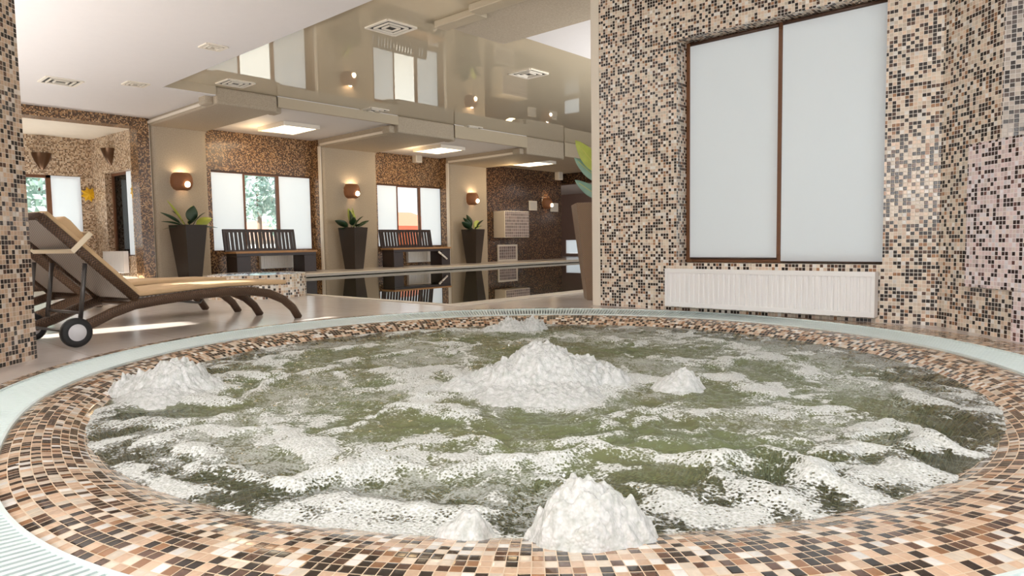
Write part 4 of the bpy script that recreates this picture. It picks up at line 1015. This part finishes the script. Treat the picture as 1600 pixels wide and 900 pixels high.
# ------------------------------------------------------------------ sun loungers
def flat_strip(pts, y0, y1, th, b=None):        # ribbon with thickness th following an xz path
    b = b or MB(); n = len(pts); T = []; U = []
    for i in range(n):
        a = Vector((pts[max(i-1, 0)][0], pts[max(i-1, 0)][1])); c = Vector((pts[min(i+1, n-1)][0], pts[min(i+1, n-1)][1])); d = (c-a).normalized(); nn = Vector((-d.y, d.x))
        T.append((pts[i][0]+nn.x*th, pts[i][1]+nn.y*th)); U.append((pts[i][0], pts[i][1]))
    b.extrude_y(U+T[::-1], y0, y1); return b
def make_lounger():
    r = empty('sun_lounger', (0, 0, 0)); Wd = .50
    rail = [(-.02, .10), (.10, .135), (.22, .185), (.36, .225), (.55, .243), (.80, .258), (1.05, .262), (1.25, .252), (1.42, .222), (1.55, .165), (1.64, .09), (1.70, .0)]
    for y in (0, Wd):
        MB().tube([(x, y, z) for x, z in rail], [(.022, .034)]*len(rail), 10).build('side_rail', M_wick, r)
        w = MB(); w.lathe([(.052, -.018), (.078, -.022), (.09, -.012), (.09, .012), (.078, .022), (.052, .018)], (-.02, y+(-.05 if y == 0 else .05), .09), 28, Matrix.Rotation(PI/2, 3, 'X'))
        wo = w.build('wheel', M_black, r)
        w = MB(); yy = y+(-.05 if y == 0 else .05)
        w.lathe([(.001, -.021), (.05, -.019), (.056, -.012), (.056, .012), (.05, .019), (.001, .021)], (-.02, yy, .09), 28, Matrix.Rotation(PI/2, 3, 'X')); h = w.build('hub_cap', M_hub, wo); h['label'] = 'pale grey hub cap'
    MB().tube([(-.02, -.045, .09), (-.02, Wd+.045, .09)], .010).build('axle', M_alu, r)
    for xa, za in ((.40, .225), (1.30, .24)): MB().tube([(xa, 0, za), (xa, Wd, za)], .015).build('cross_bar', M_wick, r)
    # seat sling
    seat = [(.38, .262), (.60, .275), (.85, .288), (1.05, .292), (1.22, .287), (1.34, .275)]
    flat_strip(seat, .02, Wd-.02, .008).build('seat_sling', M_sling, r)
    # back rest frame, sling
    hx, hz = .38, .262; ang = math.radians(135.3); LB = .76
    bx, bz = math.cos(ang), math.sin(ang)
    def bp(u, off=0): return (hx+bx*u*LB-bz*off*-1*-1, hz+bz*u*LB+bx*off*-1*-1)
    nx, nz = bz, -bx                          # outward normal of the lying side (towards the foot)
    def B(u, y, o=0): return (hx+bx*u*LB+nx*o, y, hz+bz*u*LB+nz*o)
    for y in (0.0, Wd):
        MB().tube([B(0, y), B(.5, y), B(1, y)], [(.016, .030)]*3, 8).build('back_frame', M_wick, r)
    MB().tube([B(1, 0), B(1, Wd)], [(.022, .022)]*2, 8).build('top_rail', M_wick, r)
    b = MB(); vs = [B(0.02, .015, 0), B(.99, .015, 0), B(.99, Wd-.015, 0), B(.02, Wd-.015, 0)]; vs2 = [(v[0]-nx*.006, v[1], v[2]-nz*.006) for v in vs]
    uv = [(0, 0), (0, .76), (.55, .76), (.55, 0)]
    b.add(vs, [(0, 1, 2, 3)], False, uv); b.add(vs2, [(3, 2, 1, 0)], False, uv); b.build('back_sling', M_sling, r)
    # prop struts
    for y in (.03, Wd-.03):
        p = B(.50, y, -.03); MB().tube([p, (p[0]-.045, y, .155)], .014, 8).build('prop_strut', M_alu, r)
    p = B(.5, 0, -.03); MB().tube([(p[0]-.035, .03, .20), (p[0]-.035, Wd-.03, .20)], .010, 8).build('prop_bar', M_alu, r)
    # adjusting bracket under the seat
    b = MB(); b.tube([(.62, .05, .235), (.86, .05, .195), (.90, .05, .245)], .009, 6); b.tube([(.62, Wd-.05, .235), (.86, Wd-.05, .195), (.90, Wd-.05, .245)], .009, 6); b.tube([(.86, .05, .195), (.86, Wd-.05, .195)], .009, 6); b.build('bracket', M_alu, r)
    # cushions
    ct = .036
    cs = [(.36, .272), (.60, .282), (.85, .294), (1.05, .298), (1.25, .294), (1.44, .288), (1.60, .286)]
    flat_strip(cs, .005, Wd-.005, ct).build('seat_cushion', M_cush, r, bevel=.015, seg=3)
    b = MB(); pts = [B(u, 0, .024) for u in (.0, .25, .5, .75, .99)]
    poly = [(p[0], p[2]) for p in pts]+[(p[0]+nx*ct, p[2]+nz*ct) for p in pts[::-1]]
    b.extrude_y(poly, .005, Wd-.005); b.build('back_cushion', M_cush, r, bevel=.015, seg=3)
    # head pillow with its strap round the back
    b = MB(); pts = [B(u, 0, .062+h) for u, h in ((.58, 0), (.58, .02), (.62, .045), (.80, .06), (.855, .055), (.87, .02), (.87, 0))]
    b.extrude_y([(p[0], p[2]) for p in pts], .05, Wd-.05); pi = b.build('head_pillow', M_cush, r, bevel=.015, seg=3)
    b = MB(); u0, u1 = .635, .675
    o1, o2 = .078, -.036
    for (oa, ob, ya, yb) in ((.112, .118, -.026, Wd+.026), (-.042, -.034, -.026, Wd+.026), (-.034, .116, -.026, -.020), (-.034, .116, Wd+.020, Wd+.026)):
        vs = [B(u, y, o) for u in (u0, u1) for y in (ya, yb) for o in (oa, ob)]
        b.add(vs, [(0, 1, 3, 2), (4, 6, 7, 5), (0, 4, 5, 1), (2, 3, 7, 6), (0, 2, 6, 4), (1, 5, 7, 3)])
    b.build('pillow_strap', M_cushl, r)
    return r
l1 = make_lounger()
w1 = at_z(115, 543, 0); fo = at_z(472, 497, 0)
az = math.atan2(fo.y-w1.y, fo.x-w1.x)
def put(o, x, y, a): o.location = (x, y, 0); o.rotation_euler.z = a
put(l1, w1.x+.03, w1.y+.05, az); LG = 'tan cushioned wicker loungers in a row beside the spa'
tag(l1, 'wicker sun lounger nearest the spa, with white-capped wheel and tan cushions', 'sun lounger', LG)
l2 = copy_tree(l1); put(l2, w1.x-.02, w1.y+1.0, az); tag(l2, 'wicker sun lounger second from the spa, behind the nearest one', 'sun lounger', LG)
l3 = copy_tree(l1); put(l3, w1.x-.55, w1.y+2.25, az); tag(l3, 'wicker sun lounger farthest from the spa, only its cushion end showing', 'sun lounger', LG)

# ------------------------------------------------------------------ left wall outside the frame, openings shaped to place the sun patches
b = MB(); SX = -1.6
oa, ob = (5.72, 6.08, 1.50, 2.14), (5.36, 5.68, 2.22, 2.62)
b.box((SX-.2, YA, 0), (SX, ob[0], ZC+.3)); b.box((SX-.2, oa[1], 0), (SX, 16.6, ZC+.3)); b.box((SX-.2, ob[1], 0), (SX, oa[0], ZC+.3))
for o_ in (oa, ob): b.box((SX-.2, o_[0], 0), (SX, o_[1], o_[2])); b.box((SX-.2, o_[0], o_[3]), (SX, o_[1], ZC+.3))
struct(b, 'wall_left', M_pla, 'unseen plaster wall behind the lounger area, opened to shape the sun patches', 'wall')

# ------------------------------------------------------------------ outside
def paving_mat(): return plain('pale_paving', (206, 202, 194), .9, var=.08, vs=.6)
b = MB().add([(-60, 14.2, -.6), (90, 14.2, -.6), (90, 160, 3), (-60, 160, 3)], [(0, 1, 2, 3)]); o = b.build('ground', paving_mat()); tag(o, 'pale ground outside the windows', 'ground', None, 'structure')
def tree(loc, h, r, label, seed, col):
    t = empty('tree', loc, 0, label, 'tree', 'trees outside the windows'); rnd = random.Random(seed)
    MB().tube([(0, 0, 0), (.05, 0, h*.4), (0, .05, h*.8)], [.14, .1, .05], 8).build('trunk', plain('bark', (110, 92, 76), .9), t)
    b = MB()
    for k in range(900):
        a = rnd.uniform(0, 2*PI); zz = rnd.uniform(-1, 1); q = rnd.uniform(.45, 1)**.5
        s = math.sqrt(1-zz*zz); rr = r*q*(1+.25*math.sin(3*a+seed)+.2*math.sin(5*zz*3))
        p = Vector((s*math.cos(a)*rr, s*math.sin(a)*rr, h*.68+zz*rr*1.15)); d = Vector((rnd.uniform(-1, 1), rnd.uniform(-1, 1), rnd.uniform(-1, 1))).normalized(); e = d.orthogonal().normalized(); L = r*.16
        b.add([p-d*L, p+e*L*.5, p+d*L, p-e*L*.5], [(0, 1, 2, 3)])
    b.build('foliage', col, t)
M_fol = plain('foliage', (178, 200, 190), .8, var=.3, vs=3)
p = at_y(404, 340, 30); tree((p.x, 30, -.3), 5.2, 1.25, 'pale green tree outside the clear pane of the first bay window', 3, M_fol)
p = at_y(64, 330, 34); tree((p.x, 34, -.3), 6.0, 1.7, 'tree outside the clear pane of the alcove window', 5, M_fol)
p = at_y(442, 340, 60); tree((p.x, 60, 0), 5.0, 1.6, 'small distant tree right of the nearer tree behind the bay window', 8, M_fol)
def house(cx, Y, wd, z0, hw, hr, wall, roof, label):
    h = empty('house', (cx, Y, z0), 0, label, 'house')
    MB().box((-wd/2, 0, 0), (wd/2, 5, hw)).build('walls', wall, h)
    b = MB().add([(-wd/2-.3, -.4, hw), (wd/2+.3, -.4, hw), (wd/2+.3, 5.4, hw), (-wd/2-.3, 5.4, hw), (-wd/2-.3, 2.5, hw+hr), (wd/2+.3, 2.5, hw+hr)], [(0, 1, 5, 4), (2, 3, 4, 5), (0, 4, 3), (1, 2, 5), (3, 2, 1, 0)]); b.build('roof', roof, h)
p = at_y(425, 352, 70); house(p.x, 70, 11, -1.2, 2.4, 2.2, plain('house_wall', (236, 226, 214), .8), plain('clay_roof', (216, 160, 140), .8), 'house with a clay roof outside the first bay window')
p = at_y(641, 357, 26); house(p.x+.55, 26, 2.6, -1.5, 2.95, .8, plain('orange_wall', (222, 110, 60), .8), plain('orange_roof', (206, 116, 84), .8), 'orange walled outbuilding outside the second bay window')

# ------------------------------------------------------------------ light
wd = bpy.data.worlds.new('world'); SC.world = wd; wd.use_nodes = True; nt = wd.node_tree; nt.nodes.clear()
o = nt.nodes.new('ShaderNodeOutputWorld'); bg = nt.nodes.new('ShaderNodeBackground'); tcn = nt.nodes.new('ShaderNodeTexCoord'); sp = nt.nodes.new('ShaderNodeSeparateXYZ'); cr = nt.nodes.new('ShaderNodeValToRGB')
nt.links.new(tcn.outputs['Generated'], sp.inputs[0]); nt.links.new(sp.outputs[2], cr.inputs[0])
cr.color_ramp.elements[0].color = (.94, .95, .97, 1); cr.color_ramp.elements[1].color = (.80, .90, 1, 1); cr.color_ramp.elements[1].position = .6
nt.links.new(cr.outputs[0], bg.inputs[0]); bg.inputs[1].default_value = 1.45; nt.links.new(bg.outputs[0], o.inputs[0])
def fill_light(name, loc, to, sx, sy, power, col=(1, 1, 1), spread=110):
    L = bpy.data.lights.new(name, 'AREA'); L.shape = 'RECTANGLE'; L.size = sx; L.size_y = sy; L.energy = power; L.color = col; L.spread = math.radians(spread)
    q = bpy.data.objects.new(name, L); COL.objects.link(q); q.location = loc; q.rotation_euler = (Vector(to)-Vector(loc)).to_track_quat('-Z', 'Y').to_euler(); return q
# unseen fill lights, added to lift the ceilings: behind the camera, left of the loungers, and along the pool
fill_light('fill_rear', (-.2, -2.8, .5), (0, -1.2, 2.9), 2.6, 1.2, 230, spread=90)
fill_light('fill_left', (-1.2, 8.4, .5), (.2, 8.4, 2.9), 7.5, 1.0, 230, spread=120)
PL = bpy.data.lights.new('passage_fill', 'POINT'); PL.energy = 45; PL.shadow_soft_size = .15; pq = bpy.data.objects.new('passage_fill', PL); COL.objects.link(pq); pq.location = (19.3, 9.0, 1.5)  # added point light without a fitting, brightens the passage
fill_light('fill_side', (-1.5, 1.6, 1.4), (5, 2.0, 1.3), 3.0, 1.3, 58, spread=160)  # added fill in front of the solid left wall, brightens the mosaic wall
fill_light('fill_alcove', (3.2, 15.3, .5), (3.0, 14.6, 2.74), 2, .5, 26, spread=140)  # added upward fill for the alcove ceiling, stands for its window light
fill_light('fill_pool', (10.5, 2.7, .5), (10.5, 5.0, 3.06), 7, 1.2, 170, spread=110)
S = bpy.data.lights.new('sun', 'SUN'); S.energy = 18; S.angle = .012; S.color = (1, .95, .86); so = bpy.data.objects.new('sun', S); COL.objects.link(so)
sd = Vector((.85, -.10, -.45)).normalized(); so.rotation_euler = sd.to_track_quat('-Z', 'Y').to_euler(); so.location = (-6, 9, 6)

SC.view_settings.view_transform = 'Standard'; SC.view_settings.look = 'None'; SC.view_settings.gamma = 1; SC.view_settings.exposure = 0.13
SC.view_settings.use_curve_mapping = False
SC.cycles.use_denoising = True; SC.cycles.max_bounces = 8; SC.cycles.transparent_max_bounces = 12; SC.cycles.sample_clamp_indirect = 6
SC.cycles.caustics_reflective = False; SC.cycles.caustics_refractive = False
